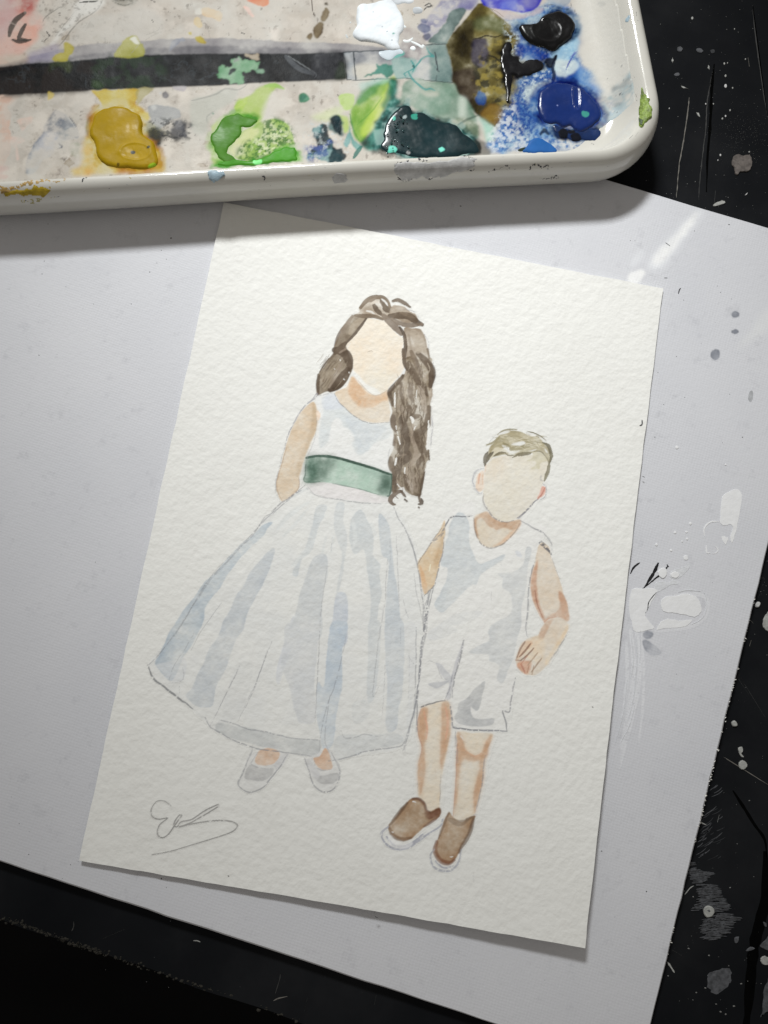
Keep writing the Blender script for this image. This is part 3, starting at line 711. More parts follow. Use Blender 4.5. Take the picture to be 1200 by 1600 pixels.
S.stroke('z2', '400,622 500,642 600,666 690,692', 5, (96, 126, 112), .7, soft=.12)
# ---- skin
part('neck', GIRL)
W('z2', '520,-48 545,-15 590,25 625,55 660,67 700,55 740,22 745,70 750,110 758,150 762,190 752,232 700,242 650,242 600,231 550,209 510,180 480,151 450,126 430,92 414,52 450,38 480,22 497,0', (214, 202, 184), a=1, edge=.18, soft=.09)
W('z2', '520,-45 497,20 495,50 510,85 540,120 560,140 580,125 600,150 640,150 680,130 715,105 748,95 742,24 700,56 660,68 615,52 580,18 550,-22', (212, 180, 148), a=.85, edge=.12, soft=.3)
W('z2', '505,20 540,0 600,45 660,72 700,66 680,110 620,130 575,150 545,110', (204, 168, 134), a=.5, edge=.1, soft=.4)
part('arm', GIRL)
W('z2', '268,113 285,120 298,150 302,200 300,265 290,310 270,350 250,390 235,430 225,460 212,500 200,540 188,580 190,620 180,660 150,695 115,715 85,735 65,715 50,670 48,600 65,540 85,470 100,410 115,360 140,290 170,225 210,165', (210, 193, 170), a=1, edge=.28, ew=.4, soft=.08)
W('z2', '270,120 298,150 302,200 300,265 270,350 235,430 212,500 190,580 165,560 180,490 215,420 240,340 262,270 272,200', (194, 174, 147), a=.7, edge=.15, soft=.25)
W('z2', '300,165 322,180 325,205 310,230 302,215', (226, 206, 186), a=.8, edge=.1)
S.stroke('z2', '110,400 90,470 68,540 50,605 54,670 85,733', 5, (168, 142, 116), .7, soft=.15, dry=.2)
S.stroke('z2', '188,585 190,622 180,660 150,696 110,718', 6, (172, 146, 122), .7, soft=.15, dry=.2)
part('face', GIRL)
W('z1', '615,228 640,235 700,243 720,245 760,285 800,325 838,360 840,390 835,410 845,470 855,520 850,550 830,575 800,610 765,650 730,680 690,703 655,707 620,690 590,660 560,620 540,580 527,550 520,510 505,460 490,420 483,395 500,370 540,330 580,270', (224, 216, 200), a=1, edge=.14, soft=.09, mott=.12)
W('z1', '540,340 610,290 640,420 600,560 540,540 505,450 490,400', (223, 208, 186), a=.5, edge=0, soft=1.2)
W('z1', '735,420 835,400 855,520 800,600 740,570', (222, 206, 184), a=.45, edge=0, soft=1.0)
W('z1', '620,560 780,560 760,650 690,700 640,690 590,640', (216, 209, 191), a=.6, edge=0, soft=1.0)
W('z1', '525,555 545,600 590,655 640,700 700,702 670,670 610,640 565,590', (222, 225, 221), a=.8, edge=0, soft=.15)
W('z1', '850,525 857,520 856,560 790,640 735,690 760,650 820,588', (222, 226, 224), a=.85, edge=0, soft=.12)
S.stroke('z1', '618,440 640,434 650,440', 4, (150, 140, 128), .6, dry=.2)
S.stroke('z1', '560,620 600,668 655,710 700,702 740,678', 4, (168, 150, 132), .55, soft=.15)
S.stroke('z1', '484,396 500,372 540,332', 4, (200, 180, 158), .6)
# ---- hair
part('hair', GIRL, 'long wavy brown hair')
def strokes(view, rows, a=.92, taper=(.65, .5), **kw):
    for P, wd, c in rows: S.stroke(view, P, wd, c, a, taper, **kw)
D1, D2, D3 = (90, 76, 61), (102, 88, 72), (122, 107, 89)
L1, L2 = (166, 153, 133), (152, 139, 119)
W('z10', '460,225 500,240 560,255 520,320 460,400 390,470 395,530 420,590 440,640 440,700 390,800 340,860 280,880 200,890 140,915 135,850 150,740 200,670 240,600 280,540 290,480 330,400 380,310', (130, 116, 96), edge=.35, soft=.08, mott=.35)
strokes('z10', [('290,530 350,540 400,590 420,680', 66, D1), ('400,700 340,790 250,870', 72, D1), ('150,740 145,840 150,900', 26, D1), ('380,470 330,520 290,560', 40, D2), ('190,790 240,760 270,720', 30, D3), ('380,310 320,410 290,500', 22, D3), ('440,240 380,330 330,420', 30, (140, 127, 111))], soft=.22)
strokes('z10', [('530,255 450,330 420,385', 44, L1), ('330,615 290,680 240,760 200,850', 50, L2), ('345,640 300,740 240,850', 24, (150, 136, 120)), ('195,720 175,800', 22, L2), ('380,520 330,550', 24, (145, 130, 114))], .8, soft=.25)
strokes('z10', [('560,258 470,380 388,472', 20, (98, 86, 73)), ('240,600 190,670 160,720', 12, D2)], soft=.12)
W('z10', '500,165 560,105 620,75 690,78 740,110 775,160 770,220 720,270 640,250 560,250 470,238 500,200', (176, 164, 146), a=.9, edge=.2, mott=.5)
strokes('z10', [('510,168 560,110 620,80 690,82 735,112 762,165', 34, D3), ('620,140 650,190 695,232', 34, D2), ('690,112 720,170 762,205', 46, D2), ('580,115 600,108 640,90', 20, (140, 126, 110))], soft=.1)
strokes('z10', [('600,138 640,118 680,140', 20, (200, 190, 175)), ('662,125 688,160 690,182', 8, (214, 209, 200))], .85, soft=.1)
S.stroke('z10', '690,95 720,120 740,150', 14, (222, 223, 219), .9, soft=.08)
S.stroke('z10', '560,196 600,203 628,222', 14, (214, 214, 208), .85, soft=.1)
strokes('z10', [('468,236 540,240 620,242 700,268', 32, D3)], soft=.1)
W('z10', '780,150 860,155 920,175 980,230 1000,290 900,300 820,270 760,230', (164, 150, 131), edge=.2, a=.95)
strokes('z10', [('786,112 830,102 880,128 932,162', 30, D2), ('760,240 850,235 920,240 990,290 1035,312', 52, D2), ('780,265 850,305 940,320 1030,308', 34, (130, 116, 100)), ('850,215 900,225 960,250', 26, D3)], soft=.14)
S.stroke('z10', '890,155 930,190 965,215', 14, (221, 222, 218), .9)
strokes('z10', [('705,235 760,290 820,350 855,395', 50, (130, 116, 101))], soft=.1)
# right hand mass
W('z10', '880,345 950,345 1020,350 1060,430 1080,520 1100,620 1125,690 1130,760 1110,850 1110,930 890,930 900,800 905,700 890,500', (166, 153, 135), edge=.25, mott=.35)
W('z9', '295,-10 545,-10 565,60 582,150 582,230 565,300 572,330 558,400 545,500 550,600 530,700 515,780 520,850 500,930 540,960 540,1050 510,1080 490,1170 480,1260 460,1340 455,1430 390,1430 340,1420 290,1380 265,1340 210,1370 165,1400 150,1300 155,1200 120,1110 125,1030 165,940 170,860 165,770 135,690 140,620 155,560 140,490 110,420 105,360 150,310 210,230 255,165 275,170 290,120', (132, 118, 97), edge=.35, soft=.08, mott=.4)
strokes('z10', [('920,640 980,760 1040,870', 46, D2), ('1000,560 1080,640 1120,720 1105,840', 52, D1), ('940,540 990,660 1010,740', 40, D3), ('1080,520 1095,600', 26, D3)], soft=.3)
strokes('z10', [('960,380 1010,470 1000,540', 70, (172, 160, 142)), ('920,400 940,520', 24, (150, 137, 120)), ('1050,400 1068,500', 18, (150, 137, 121)), ('1010,680 1050,740 1070,790', 14, (160, 146, 130))], .7, soft=.35)
strokes('z9', [('270,180 210,250 150,310 120,360 150,430 160,490', 40, D1), ('510,30 555,110 560,200 540,290', 44, D1), ('300,60 330,120 380,180 420,240 480,280 510,380', 42, D2), ('400,0 430,100 460,200', 30, (112, 99, 85)), ('245,260 250,360 290,470 350,570 400,500', 48, D2), ('350,260 340,360 370,450', 48, (122, 109, 94)), ('165,600 160,680 190,760', 50, (112, 99, 85)), ('250,620 270,700 290,800 290,900 260,960 310,1020 230,1080 200,1150 190,1250 170,1380', 84, (102, 90, 77)), ('535,510 525,620 510,700 450,760 400,800 430,860 460,940 490,1010 430,1080 400,1160', 62, D2), ('420,600 350,600 330,500', 56, D2), ('490,1060 470,1150', 30, D2), ('140,1040 140,1120 170,1190', 50, (116, 103, 88)), ('280,1210 300,1290 320,1370', 46, D2), ('170,900 180,800', 40, (118, 104, 90)), ('500,300 520,390', 34, D1), ('320,560 300,650', 40, D1)], .88, soft=.3)
strokes('z9', [('300,140 288,250 298,400 345,455', 30, L1), ('430,300 470,380 480,480 500,560', 52, (164, 151, 135)), ('210,480 260,540 280,590', 38, (150, 136, 119)), ('370,700 360,830 400,950 370,1080 310,1150 310,1250', 34, (160, 146, 129)), ('445,1000 405,1030 370,1090', 30, (160, 147, 130)), ('340,1180 380,1260 400,1380', 60, (150, 137, 121)), ('300,1260 350,1320 360,1400', 30, (166, 154, 140)), ('450,150 510,190 530,210', 12, L2), ('555,320 545,440 530,480', 24, (178, 166, 150)), ('500,800 512,900', 26, (170, 157, 140)), ('200,1280 230,1340', 36, (160, 148, 134)), ('420,1180 440,1290', 24, (140, 126, 110)), ('230,280 225,400', 18, (150, 136, 120)), ('250,1010 300,1000', 18, (136, 121, 105))], .75, soft=.25)
for i in range(150):                                             # fine hairs combed along the locks
    y = rng.uniform(30, 1250); x = rng.uniform(185, 500) - (0 if y > 150 else -100); l = rng.uniform(60, 170); k = rng.uniform(-30, 30)
    S.stroke('z9', [(x, y), (x + k, y + l*.5), (x + rng.uniform(-20, 20), y + l)], rng.uniform(5, 10), (D1, D1, D2, L2, L1)[rng.integers(5)], rng.uniform(.35, .7), soft=.07)
for i in range(40):
    x = rng.uniform(190, 400); y = rng.uniform(560, 800)
    S.stroke('z10', [(x, y), (x-20, y+35), (x-55, y+75)], rng.uniform(4, 8), (D1, L2)[rng.integers(2)], rng.uniform(.25, .5), soft=.08)
WHT = (222, 223, 218)
strokes('z9', [('178,360 180,430 182,510', 14, WHT), ('408,330 402,410', 10, WHT), ('346,612 366,640 364,672', 24, WHT), ('395,710 380,745', 14, WHT), ('190,700 198,742', 13, WHT), ('212,815 235,892', 20, WHT), ('198,1040 190,1070 180,1115', 18, WHT), ('285,1140 280,1200', 20, WHT), ('532,650 530,750 520,850 514,950', 18, WHT), ('205,1310 240,1350', 14, WHT), ('205,760 215,800', 8, WHT)], .95, soft=.07)
strokes('z10', [('850,325 875,345', 14, WHT), ('334,612 337,618', 12, WHT), ('411,718 413,724', 12, WHT), ('368,776 374,782', 12, WHT), ('285,690 290,695', 7, WHT), ('398,505 425,470', 8, WHT)], .95, soft=.07)
strokes('z10', [('845,335 880,400 892,500 885,560 878,640 905,700', 26, D1), ('870,520 880,600 890,650', 24, D2)], soft=.1)
strokes('z9', [('250,1385 210,1392 160,1430 130,1470 150,1510 178,1522', 40, (112, 97, 82)), ('240,1378 266,1410 290,1440', 24, (100, 86, 72)), ('284,1468 306,1490', 26, (90, 78, 66)), ('430,1420 440,1490', 40, (110, 96, 82)), ('458,1465 464,1505 425,1518', 26, (92, 80, 68)), ('428,1550 434,1554', 26, (88, 77, 66)), ('490,1185 465,1300 440,1430', 22, D2), ('160,1330 170,1400', 24, D3), ('275,1205 300,1215', 20, D2), ('530,960 540,1055', 26, D2), ('548,580 540,670', 16, D2), ('190,1440 215,1460', 12, (112, 97, 82))], soft=.08)
# ---- shoes
for nm, skin, wsh, strap in (('shoe', '285,640 340,630 385,650 385,680 360,710 300,720 260,700 270,665', '235,715 300,735 360,738 340,780 300,800 225,795 205,775', '370,700 420,655 440,660 400,725 370,742'), ('shoe', '625,630 650,670 662,735 610,740 580,720 565,680 600,670', '560,745 600,772 690,758 696,790 660,815 600,812 572,785', '525,690 545,690 580,740 600,775 570,790')):
    part(nm, GIRL, 'grey painted shoe with a bare foot')
    W('z8', skin, (206, 177, 154), a=.95, edge=.45, ew=.35, soft=.08)
    W('z8', {'2':'245,650 430,655 390,735 345,790 290,838 232,852 185,825 195,775 220,715','6':'525,690 660,640 695,730 700,775 670,830 630,852 585,830 550,760'}[skin[0]], (196, 197, 194), a=.8, edge=.15); W('z8', skin, (200, 172, 149), a=.95, edge=.4, ew=.35, soft=.08)
    W('z8', wsh, (170, 171, 169), a=.85, edge=.2)
    W('z8', strap, (188, 189, 188), a=.8, edge=.1)

# ---- girl: pencil
S.cur = GIRL
pc = S.pencil
pc('p', '470,766 456,777 440,790 424,804 413,812 392,836 368,863 348,885 330,904 312,930 298,952 282,977 265,1001 248,1022 230,1040', 2.4, n=2, jit=1.2)
pc('p', '466,768 436,790 412,815 372,856 338,890 310,928', 1.6, n=1)
pc('p', '229,1039 240,1060 255,1072 270,1085 288,1098 302,1108', 3.2, (120, 122, 124), .7, n=2, jit=1.0)
pc('z8', '0,470 30,520 60,540 150,590 250,625 330,640 400,648 470,660 560,672', 2.6, n=2, jit=.5)
pc('z8', '640,695 700,690 760,672 840,645 950,630 1020,618 1040,600', 2.6, n=2, jit=.6)
pc('z8', '80,485 160,505 230,535 300,540 420,570 500,582 590,588', 2.2, n=2, jit=.5)
pc('z8', '710,540 725,570 740,577 790,570 830,558 880,566 930,566', 2.0)

pc('z7', '885,200 920,280 970,370 1020,470 1050,570 1075,700 1100,850 1112,1000 1118,1200', 2.4, n=2, jit=1.0)
pc('z7', '1040,700 1060,850 1090,980 1110,1100', 1.6); pc('z7', '1150,850 1130,1000 1120,1180', 2.2, n=2, jit=1)
pc('z8', '1140,0 1128,120 1112,300 1090,450 1060,560 1035,645', 2.6, n=3, jit=1.0); pc('z8', '1100,0 1100,150 1095,400 1085,500', 1.8, n=2, jit=1)
pc('z8', '1060,150 1085,190 1080,170', 1.4); pc('z8', '1065,130 1062,370', 1.2)
for P in ('350,70 290,230 240,360 170,490', '180,200 100,370 30,515', '600,0 590,200 575,500', '735,50 690,260 640,400 610,520 595,650', '652,350 625,560 640,640', '912,0 895,150 875,345 892,345 905,310', '940,200 925,460', '640,635 660,690', '1020,0 1018,90'): pc('z8', P, 1.7, (132, 133, 136), .6)
for P in ('388,650 370,800 340,1000 330,1190', '430,430 420,530', '845,580 830,750 825,900 800,1050 780,1190', '910,420 920,700 930,950', '860,440 865,640', '960,900 985,1000 1000,1035', '225,640 280,690 400,715 550,738 700,748 770,738'): pc('z7' if not P.startswith('225') else 'z2', P, 1.6, (140, 141, 144), .55)
pc('z2', '225,620 300,700 420,720 560,742 700,748', 1.6); pc('z2', '20,800 80,740 150,690 230,630', 2.4, n=2, jit=1)
for P in ('370,1060 300,1180 230,1290 195,1390', '290,1300 300,1370 270,1400 195,1415', '560,850 420,1050 350,1180', '690,1290 620,1430 540,1590', '880,1180 830,1330 770,1470 710,1590', '270,1410 270,1480'): pc('z6', P, 1.5, (142, 143, 146), .55)
pc('z2', '262,108 300,60 302,75 250,110 215,150 160,235 120,330 95,410', 2.2, (140, 140, 148), n=2, jit=.8); pc('z2', '95,410 60,540 44,600 48,680 70,730', 2.0)
pc('z2', '300,75 330,70 400,55', 2.2, (150, 152, 160)); pc('z2', '410,55 430,105 480,155 540,205 600,235 650,247 752,238', 2.2, (120, 118, 116), .6)
pc('z2', '300,200 290,330 245,450 232,560 200,640', 1.6, (150, 150, 152)); pc('z2', '750,500 748,440 760,400', 1.6)
pc('z9', '568,600 566,700 556,850 545,930', 2.0, (150, 150, 156), n=2, jit=.8); pc('z9', '578,40 582,100', 2)
pc('z10', '470,200 440,240', 1.4); pc('z10', '340,370 290,460 285,500', 1.8); pc('z10', '1050,390 1085,460 1082,520', 2.2, (140, 140, 150)); pc('z10', '1128,630 1130,690', 1.6); pc('z10', '880,180 960,200 1020,270', 1.8)
pc('z8', '250,635 215,720 190,780 180,830 235,858 300,835 350,780 390,730 430,660', 2.8, n=2, jit=.8); pc('z8', '275,650 250,690 245,715 300,735 355,735', 1.8)
pc('z8', '520,680 545,760 575,830 630,860 680,830 705,770 690,720 660,650', 2.8, n=2, jit=.8); pc('z8', '570,690 575,725 610,745 660,740', 1.8)
# ---- boy: clothes
part('romper', BOY, 'white sleeveless romper')
W('z4', '235,0 205,-70 270,-205 330,-210 400,-215 430,-60 520,-15 600,-55 690,-150 760,-100 860,-60 800,60 765,210 752,280 740,450 730,560 735,620 680,700 660,800 655,870 640,1060 600,1200 420,1200 275,1185 255,1040 65,1060 75,720 95,560 125,440 155,310 180,190', (208, 209, 206), a=.35, edge=0, mott=.3)
W('z4', '235,0 255,-90 300,-155 345,-145 375,-80 370,10 400,100 420,150 460,160 590,105 580,140 520,180 450,230 420,290 380,300 310,370 250,430 200,470 155,420 190,350 230,260 235,190 195,170 218,60', (189, 195, 195), a=.92, edge=.16, mott=.25)
W('z4', '730,60 762,70 740,170 735,260 720,350 700,440 700,540 670,640 650,740 620,820 580,910 545,880 560,800 500,770 490,730 370,720 440,670 500,640 490,590 520,540 600,500 640,450 630,350 580,310 580,260 550,225 640,215 700,180 720,120', (190, 194, 193), a=.92, edge=.14, mott=.25)
W('z4', '660,85 690,90 705,122 670,115', (197, 201, 202), a=.8)
W('z4', '290,480 450,460 420,500 330,540 250,555 300,580 200,630 130,640 110,600 160,560', (199, 202, 200), a=.8, edge=.08, mott=.3)
W('z4', '470,900 460,960 430,1080 380,1060 410,1130 530,1130 490,1180 330,1170 280,1130 300,1080 310,1030 360,1000 410,940', (178, 181, 180), a=.9, edge=.16)
W('z4', '160,785 205,800 260,875 255,920 225,890 190,840', (185, 188, 189), a=.85)
W('z4', '115,915 180,900 250,895 200,930 165,945', (180, 183, 184), a=.85)
W('z4', '335,640 300,800 270,900 250,1010 230,1000 255,880 300,740', (178, 180, 183), a=.75, edge=.1)
# ---- boy: skin
part('neck', BOY)
W('z3', '405,630 440,610 480,595 510,630 560,660 620,662 680,645 690,670 670,710 640,750 600,785 555,815 510,822 470,812 432,780 410,720', (206, 197, 180), a=1, edge=.2, soft=.08)
W('z3', '405,640 480,598 520,635 570,662 640,657 692,648 688,690 640,715 590,700 540,712 490,680 450,640 418,662 430,770 410,720', (188, 156, 128), a=.85, edge=.2, soft=.18)
W('z3', '640,720 690,670 670,720 600,785 520,822 560,790', (211, 177, 148), a=.6, soft=.2)
part('arm', BOY)
W('z4', '220,-110 224,-40 215,0 205,90 180,200 150,300 130,320 95,355 85,330 70,260 48,165 90,100 150,10 190,-55', (203, 184, 156), a=1, edge=.25, soft=.08)
W('z4', '220,-100 215,0 200,100 165,200 150,150 180,60 200,-40', (186, 162, 130), a=.65, soft=.25)
W('z4', '60,170 80,200 110,300 95,355 70,260', (206, 168, 130), a=.6, soft=.2)
S.stroke('z4', '130,170 122,210', 10, (226, 212, 188), .7)
part('arm', BOY, 'bent arm with a closed hand')
W('z4', '800,60 830,30 870,60 885,120 905,180 930,240 950,310 970,380 990,430 997,500 985,530 990,570 960,640 920,700 880,760 840,820 800,850 760,860 720,855 690,830 668,790 660,760 680,700 715,650 760,620 800,610 820,570 840,535 815,490 785,430 760,350 752,280 765,210 785,140', (204, 193, 176), a=1, edge=.18, soft=.08)
W('z4', '800,140 770,210 755,290 765,370 800,460 840,530 852,520 815,420 797,330 793,250', (190, 150, 124), a=.9, edge=.2, soft=.2)
W('z4', '930,335 965,360 990,440 994,520 940,500 890,495 850,522 838,520 880,480 925,460 940,410', (190, 154, 128), a=.88, edge=.15, soft=.22)
W('z4', '842,540 900,500 870,560 830,640 805,615', (190, 160, 136), a=.8, soft=.22)
W('z4', '985,540 990,575 920,700 860,800 850,770 930,640', (216, 190, 155), a=.7, soft=.25)
W('z4', '760,625 800,612 850,660 830,760 780,780 720,740 700,690', (214, 194, 166), a=.6, soft=.3)
W('z4', '690,775 760,775 740,850 710,845 668,800', (200, 152, 124), a=.85, soft=.2)
W('z4', '690,680 720,650 770,650 720,720 670,760', (207, 172, 142), a=.7, soft=.2)
BR = (126, 92, 74)
strokes('z4', [('722,650 690,700 668,755', 9, (140, 112, 96)), ('755,662 715,715 685,745', 10, BR), ('775,690 730,740 690,770', 8, BR), ('735,740 700,785', 8, (176, 124, 104)), ('800,720 760,770 735,800', 8, (165, 138, 112)), ('825,755 790,800 760,840', 8, (150, 125, 104)), ('695,790 715,830 722,850', 9, (178, 120, 100)), ('662,765 700,770', 8, (160, 122, 104)), ('745,795 735,845', 7, (165, 120, 98)), ('775,800 765,855', 7, (150, 120, 98))], .8, soft=.14)
strokes('z4', [('783,330 800,420 832,500', 6, (150, 104, 88)), ('840,530 870,505 920,495', 6, (186, 140, 116)), ('765,200 752,285', 5, (176, 130, 110))], .75, soft=.14)
for nm, fill, bands in (('leg', '325,100 400,75 460,58 490,75 497,130 495,240 480,330 465,420 445,520 435,600 428,680 420,740 370,755 340,720 320,680 290,655 292,560 298,440 318,350 298,280 290,200 310,115', ('325,100 355,120 345,190 350,270 332,360 340,480 322,600 300,645 294,450 315,350 297,260 300,150', '440,85 490,78 497,240 475,340 452,440 440,490 430,420 432,330 442,200')),
                        ('leg', '540,255 640,262 760,265 740,330 715,400 705,480 695,560 680,640 655,720 640,770 590,795 545,808 510,790 520,680 530,540 535,400 540,330', ('540,258 570,290 590,360 640,400 690,390 720,310 757,266 738,340 712,420 620,440 575,425 550,520 540,640 517,785 524,650 533,450', '690,400 712,410 697,560 662,700 645,765 640,640 668,520'))):
    part(nm, BOY)
    W('z5', fill, (202, 190, 171), a=1, edge=.25, soft=.09); W('z5', fill, (202, 194, 178), a=.5, edge=0, soft=.6)
    for b in bands: W('z5', b, (192, 154, 122), a=.65, edge=.1, soft=.5); W('z5', b, (182, 144, 112), a=.55, edge=.25, soft=.2)
    S.stroke('z5', fill.split()[-1] + ' ' + ' '.join(fill.split()[-5:-1][::-1]), 6, (176, 128, 102), .6, soft=.2)
strokes('z5', [('400,480 405,540', 4, (190, 170, 148)), ('330,130 350,230 345,300', 10, (205, 150, 122)), ('465,100 480,200 465,300', 12, (206, 150, 122)), ('600,380 650,405 690,388', 8, (196, 150, 118)), ('560,280 575,300', 12, (226, 216, 200))], .6, soft=.25)
for nm, fill, extra in (('shoe', '258,668 300,672 335,700 345,740 365,755 425,728 435,765 415,795 370,820 330,850 290,890 245,925 190,930 140,905 108,870 110,830 150,790 185,745 220,700', [('258,672 300,676 332,705 345,742 368,756', 16, (98, 66, 52)), ('110,850 140,905 200,925 250,915', 22, (116, 90, 68)), ('225,700 160,780 115,835', 20, (104, 84, 66)), ('330,845 385,812 425,780', 14, (112, 80, 62))]),
                        ('shoe', '490,755 515,790 560,815 600,795 650,775 640,820 610,900 570,960 550,1010 520,1055 480,1080 430,1060 400,1010 405,950 435,880 450,820 475,770', [('410,940 400,1000 430,1055 480,1075 520,1055', 26, (120, 80, 58)), ('640,800 610,900 565,970 550,1010', 22, (104, 84, 68)), ('485,760 455,830 420,920', 14, (116, 92, 72)), ('490,800 550,825 600,805', 30, (128, 108, 88)), ('600,800 640,785', 24, (120, 100, 80))])):
    part(nm, BOY, 'brown slip on shoe with a white sole')
    W('z5', fill, (158, 131, 104), a=1, edge=.6, ew=.5, soft=.08, mott=.25)
    strokes('z5', extra, .75, soft=.3)
W('z5', '340,738 365,757 425,730 432,768 372,802 335,780', (116, 78, 60), a=.8, soft=.2)
W('z5', '260,700 320,720 350,800 280,870 200,880 150,860', (164, 145, 121), a=.5, soft=.5, edge=0)
W('z5', '490,860 560,850 560,940 500,1020 450,1000', (168, 150, 127), a=.5, soft=.5, edge=0)
strokes('z5', [('262,690 278,694', 10, (226, 222, 212)), ('130,880 138,884', 8, (220, 214, 204)), ('495,1036 510,1034', 8, (216, 210, 198))], .9)
part('face', BOY)
W('z3', '490,290 540,258 600,248 700,248 780,240 840,250 865,280 868,320 850,390 830,420 815,470 790,520 750,570 700,620 650,650 590,660 540,645 500,600 470,540 460,480 468,400 470,340', (208, 204, 190), a=1, edge=.12, soft=.1, mott=.12)
W('z3', '480,300 560,265 620,280 560,400 480,420', (212, 200, 182), a=.45, soft=.8, edge=0)
W('z3', '640,560 800,430 830,420 750,570 650,645', (207, 204, 193), a=.5, soft=.6, edge=0)
S.stroke('z3', '476,305 470,350', 12, (216, 182, 156), .6, soft=.25)
part('ear', BOY)
W('z3', '425,370 460,345 466,440 440,472 414,450', (217, 200, 182), a=.95, edge=.2)
strokes('z3', [('438,365 430,420', 14, (208, 160, 134)), ('455,370 455,430', 10, (212, 180, 154))], .8, soft=.2)
part('ear', BOY)
W('z3', '826,440 850,450 842,490 795,522 815,470', (212, 152, 132), a=.9, edge=.25)
S.stroke('z3', '845,450 825,490 798,520', 7, (176, 104, 88), .7, soft=.14)
part('hair', BOY, 'short fair swept hair')
W('z11', '220,330 280,270 340,180 480,110 640,130 740,190 840,190 900,230 960,300 880,330 840,350 740,380 620,370 500,370 480,320 420,310 380,310 400,360 280,400 210,440', (176, 169, 141), a=.92, edge=.2, mott=.6)
W('z11', '200,420 300,380 450,400 640,370 800,380 900,300 1000,330 1040,450 1010,560 960,450 880,395 770,412 600,445 430,430 270,460 190,505', (176, 170, 144), a=.88, edge=.2, mott=.6)
W('z11', '230,420 300,340 420,360 440,400 300,430 220,490', (206, 202, 184), a=.8, edge=.1)
strokes('z11', [('322,162 400,110 500,93 582,97', 18, (134, 128, 98)), ('175,302 260,270 330,210 400,170', 24, (148, 141, 110)), ('420,190 560,180 700,240', 26, (160, 152, 124)), ('400,280 460,310 492,332', 28, (138, 130, 100)), ('500,360 620,330 760,300 850,330', 62, (152, 145, 115)), ('640,150 700,200 820,250', 34, (178, 171, 146)), ('260,310 330,260 400,250', 30, (156, 149, 120)), ('350,230 420,220 470,280', 34, (162, 155, 126)), ('470,120 560,125 650,140', 22, (160, 153, 126)), ('800,230 850,290 870,330', 26, (186, 180, 156)), ('230,340 200,400 205,440', 12, (160, 154, 130))], .85, soft=.12)
for i in range(70):
    x = rng.uniform(250, 840); y = 160 + rng.uniform(0, 170)
    S.stroke('z11', [(x, y+rng.uniform(-10, 20)), (x+60, y), (x+rng.uniform(100, 170), y+rng.uniform(0, 40))], rng.uniform(5, 11), ((138, 131, 102), (206, 201, 182), (170, 163, 136))[rng.integers(3)], rng.uniform(.3, .6), soft=.06)
W('z11', '800,400 900,400 960,450 990,510 900,540 890,610 850,630 760,620 830,560 820,520 710,515 770,480 790,440', (194, 190, 168), a=.85, edge=.18)
for P in ('505,300 570,272 660,255 692,282 620,308 540,306', '450,402 540,394 620,384 560,412 490,418', '330,155 400,128 480,120 460,140 380,160', '740,160 800,160 850,185 770,185', '955,345 980,370 995,415 968,385'): W('z11', P, (213, 215, 210), a=.95, edge=0, soft=.06)
strokes('z11', [('268,452 350,410 432,408', 24, (122, 115, 93)), ('428,420 480,445 545,438', 17, (126, 119, 97)), ('518,472 600,430 680,410 775,405', 25, (124, 117, 95)), ('600,452 700,432 765,420', 20, (120, 113, 92)), ('190,398 160,470 150,585', 42, (102, 96, 80)), ('265,398 205,458 178,530', 36, (102, 96, 80)), ('710,122 800,140 900,190 972,242', 15, (120, 115, 92)), ('925,268 1000,312 1030,400 1040,460 1022,545', 38, (112, 107, 85)), ('1015,530 1000,640 970,720 948,788', 38, (128, 123, 101)), ('850,270 880,320', 14, (150, 145, 120)), ('800,385 900,390 960,450 1010,530', 9, (122, 117, 96)), ('840,185 880,205', 18, (120, 115, 92))], .9, (.35, .35), soft=.07)
# ---- boy: pencil
S.cur = BOY
pc('z3', '400,625 340,630 265,628 230,680 190,740 130,795', 2.8, (122, 124, 128), .7, n=2, jit=.8); pc('z3', '400,625 408,700 430,780 480,815 530,824 600,785 660,725 690,670', 2.4, (130, 122, 116), n=2, jit=.6)
pc('z3', '690,650 760,690 830,735 870,770 885,805', 2.6, n=2, jit=1); pc('z3', '780,700 830,730 850,765', 1.8)
pc('z3', '460,480 465,540 500,605 540,648 600,665 650,652', 2.4, (130, 124, 120), n=2, jit=.6); pc('z3', '670,640 720,600 780,535 800,520', 2.8, (128, 128, 134), .7, n=3, jit=.9)
pc('z3', '460,325 420,342 398,395 402,440 435,485 462,470', 2.2, (150, 152, 160), n=2, jit=1); pc('z3', '830,425 852,450 848,500 810,528', 2.0, n=2, jit=1); pc('z3', '825,370 815,400 835,405', 2, n=2, jit=1.2); pc('z3', '490,180 510,150 545,115', 1.4)
pc('z4', '48,165 90,100 150,10 200,-60', 2.2, (128, 120, 112), n=2, jit=.7); pc('z4', '215,0 205,90 180,200 155,300', 2.4, n=2, jit=.7); pc('z4', '150,300 120,340 92,360', 2.6, (110, 110, 112), n=2, jit=1)
pc('z4', '150,310 120,450 95,580 75,720 60,880 50,1000 40,1210', 2.8, n=3, jit=1.3); pc('z4', '130,330 100,470 85,600', 2.2, n=3, jit=1.6); pc('z4', '0,10 40,120 50,170 80,330 92,365', 2, n=1)
pc('z4', '790,130 762,210 745,330 738,450 728,560 735,625', 2.8, n=2, jit=.8); pc('z4', '660,870 645,960 630,1050 622,1090 580,1085 600,1150 612,1208', 2.6, n=2, jit=.7); pc('z4', '585,1090 608,1200', 3.2, (110, 112, 116), .7)
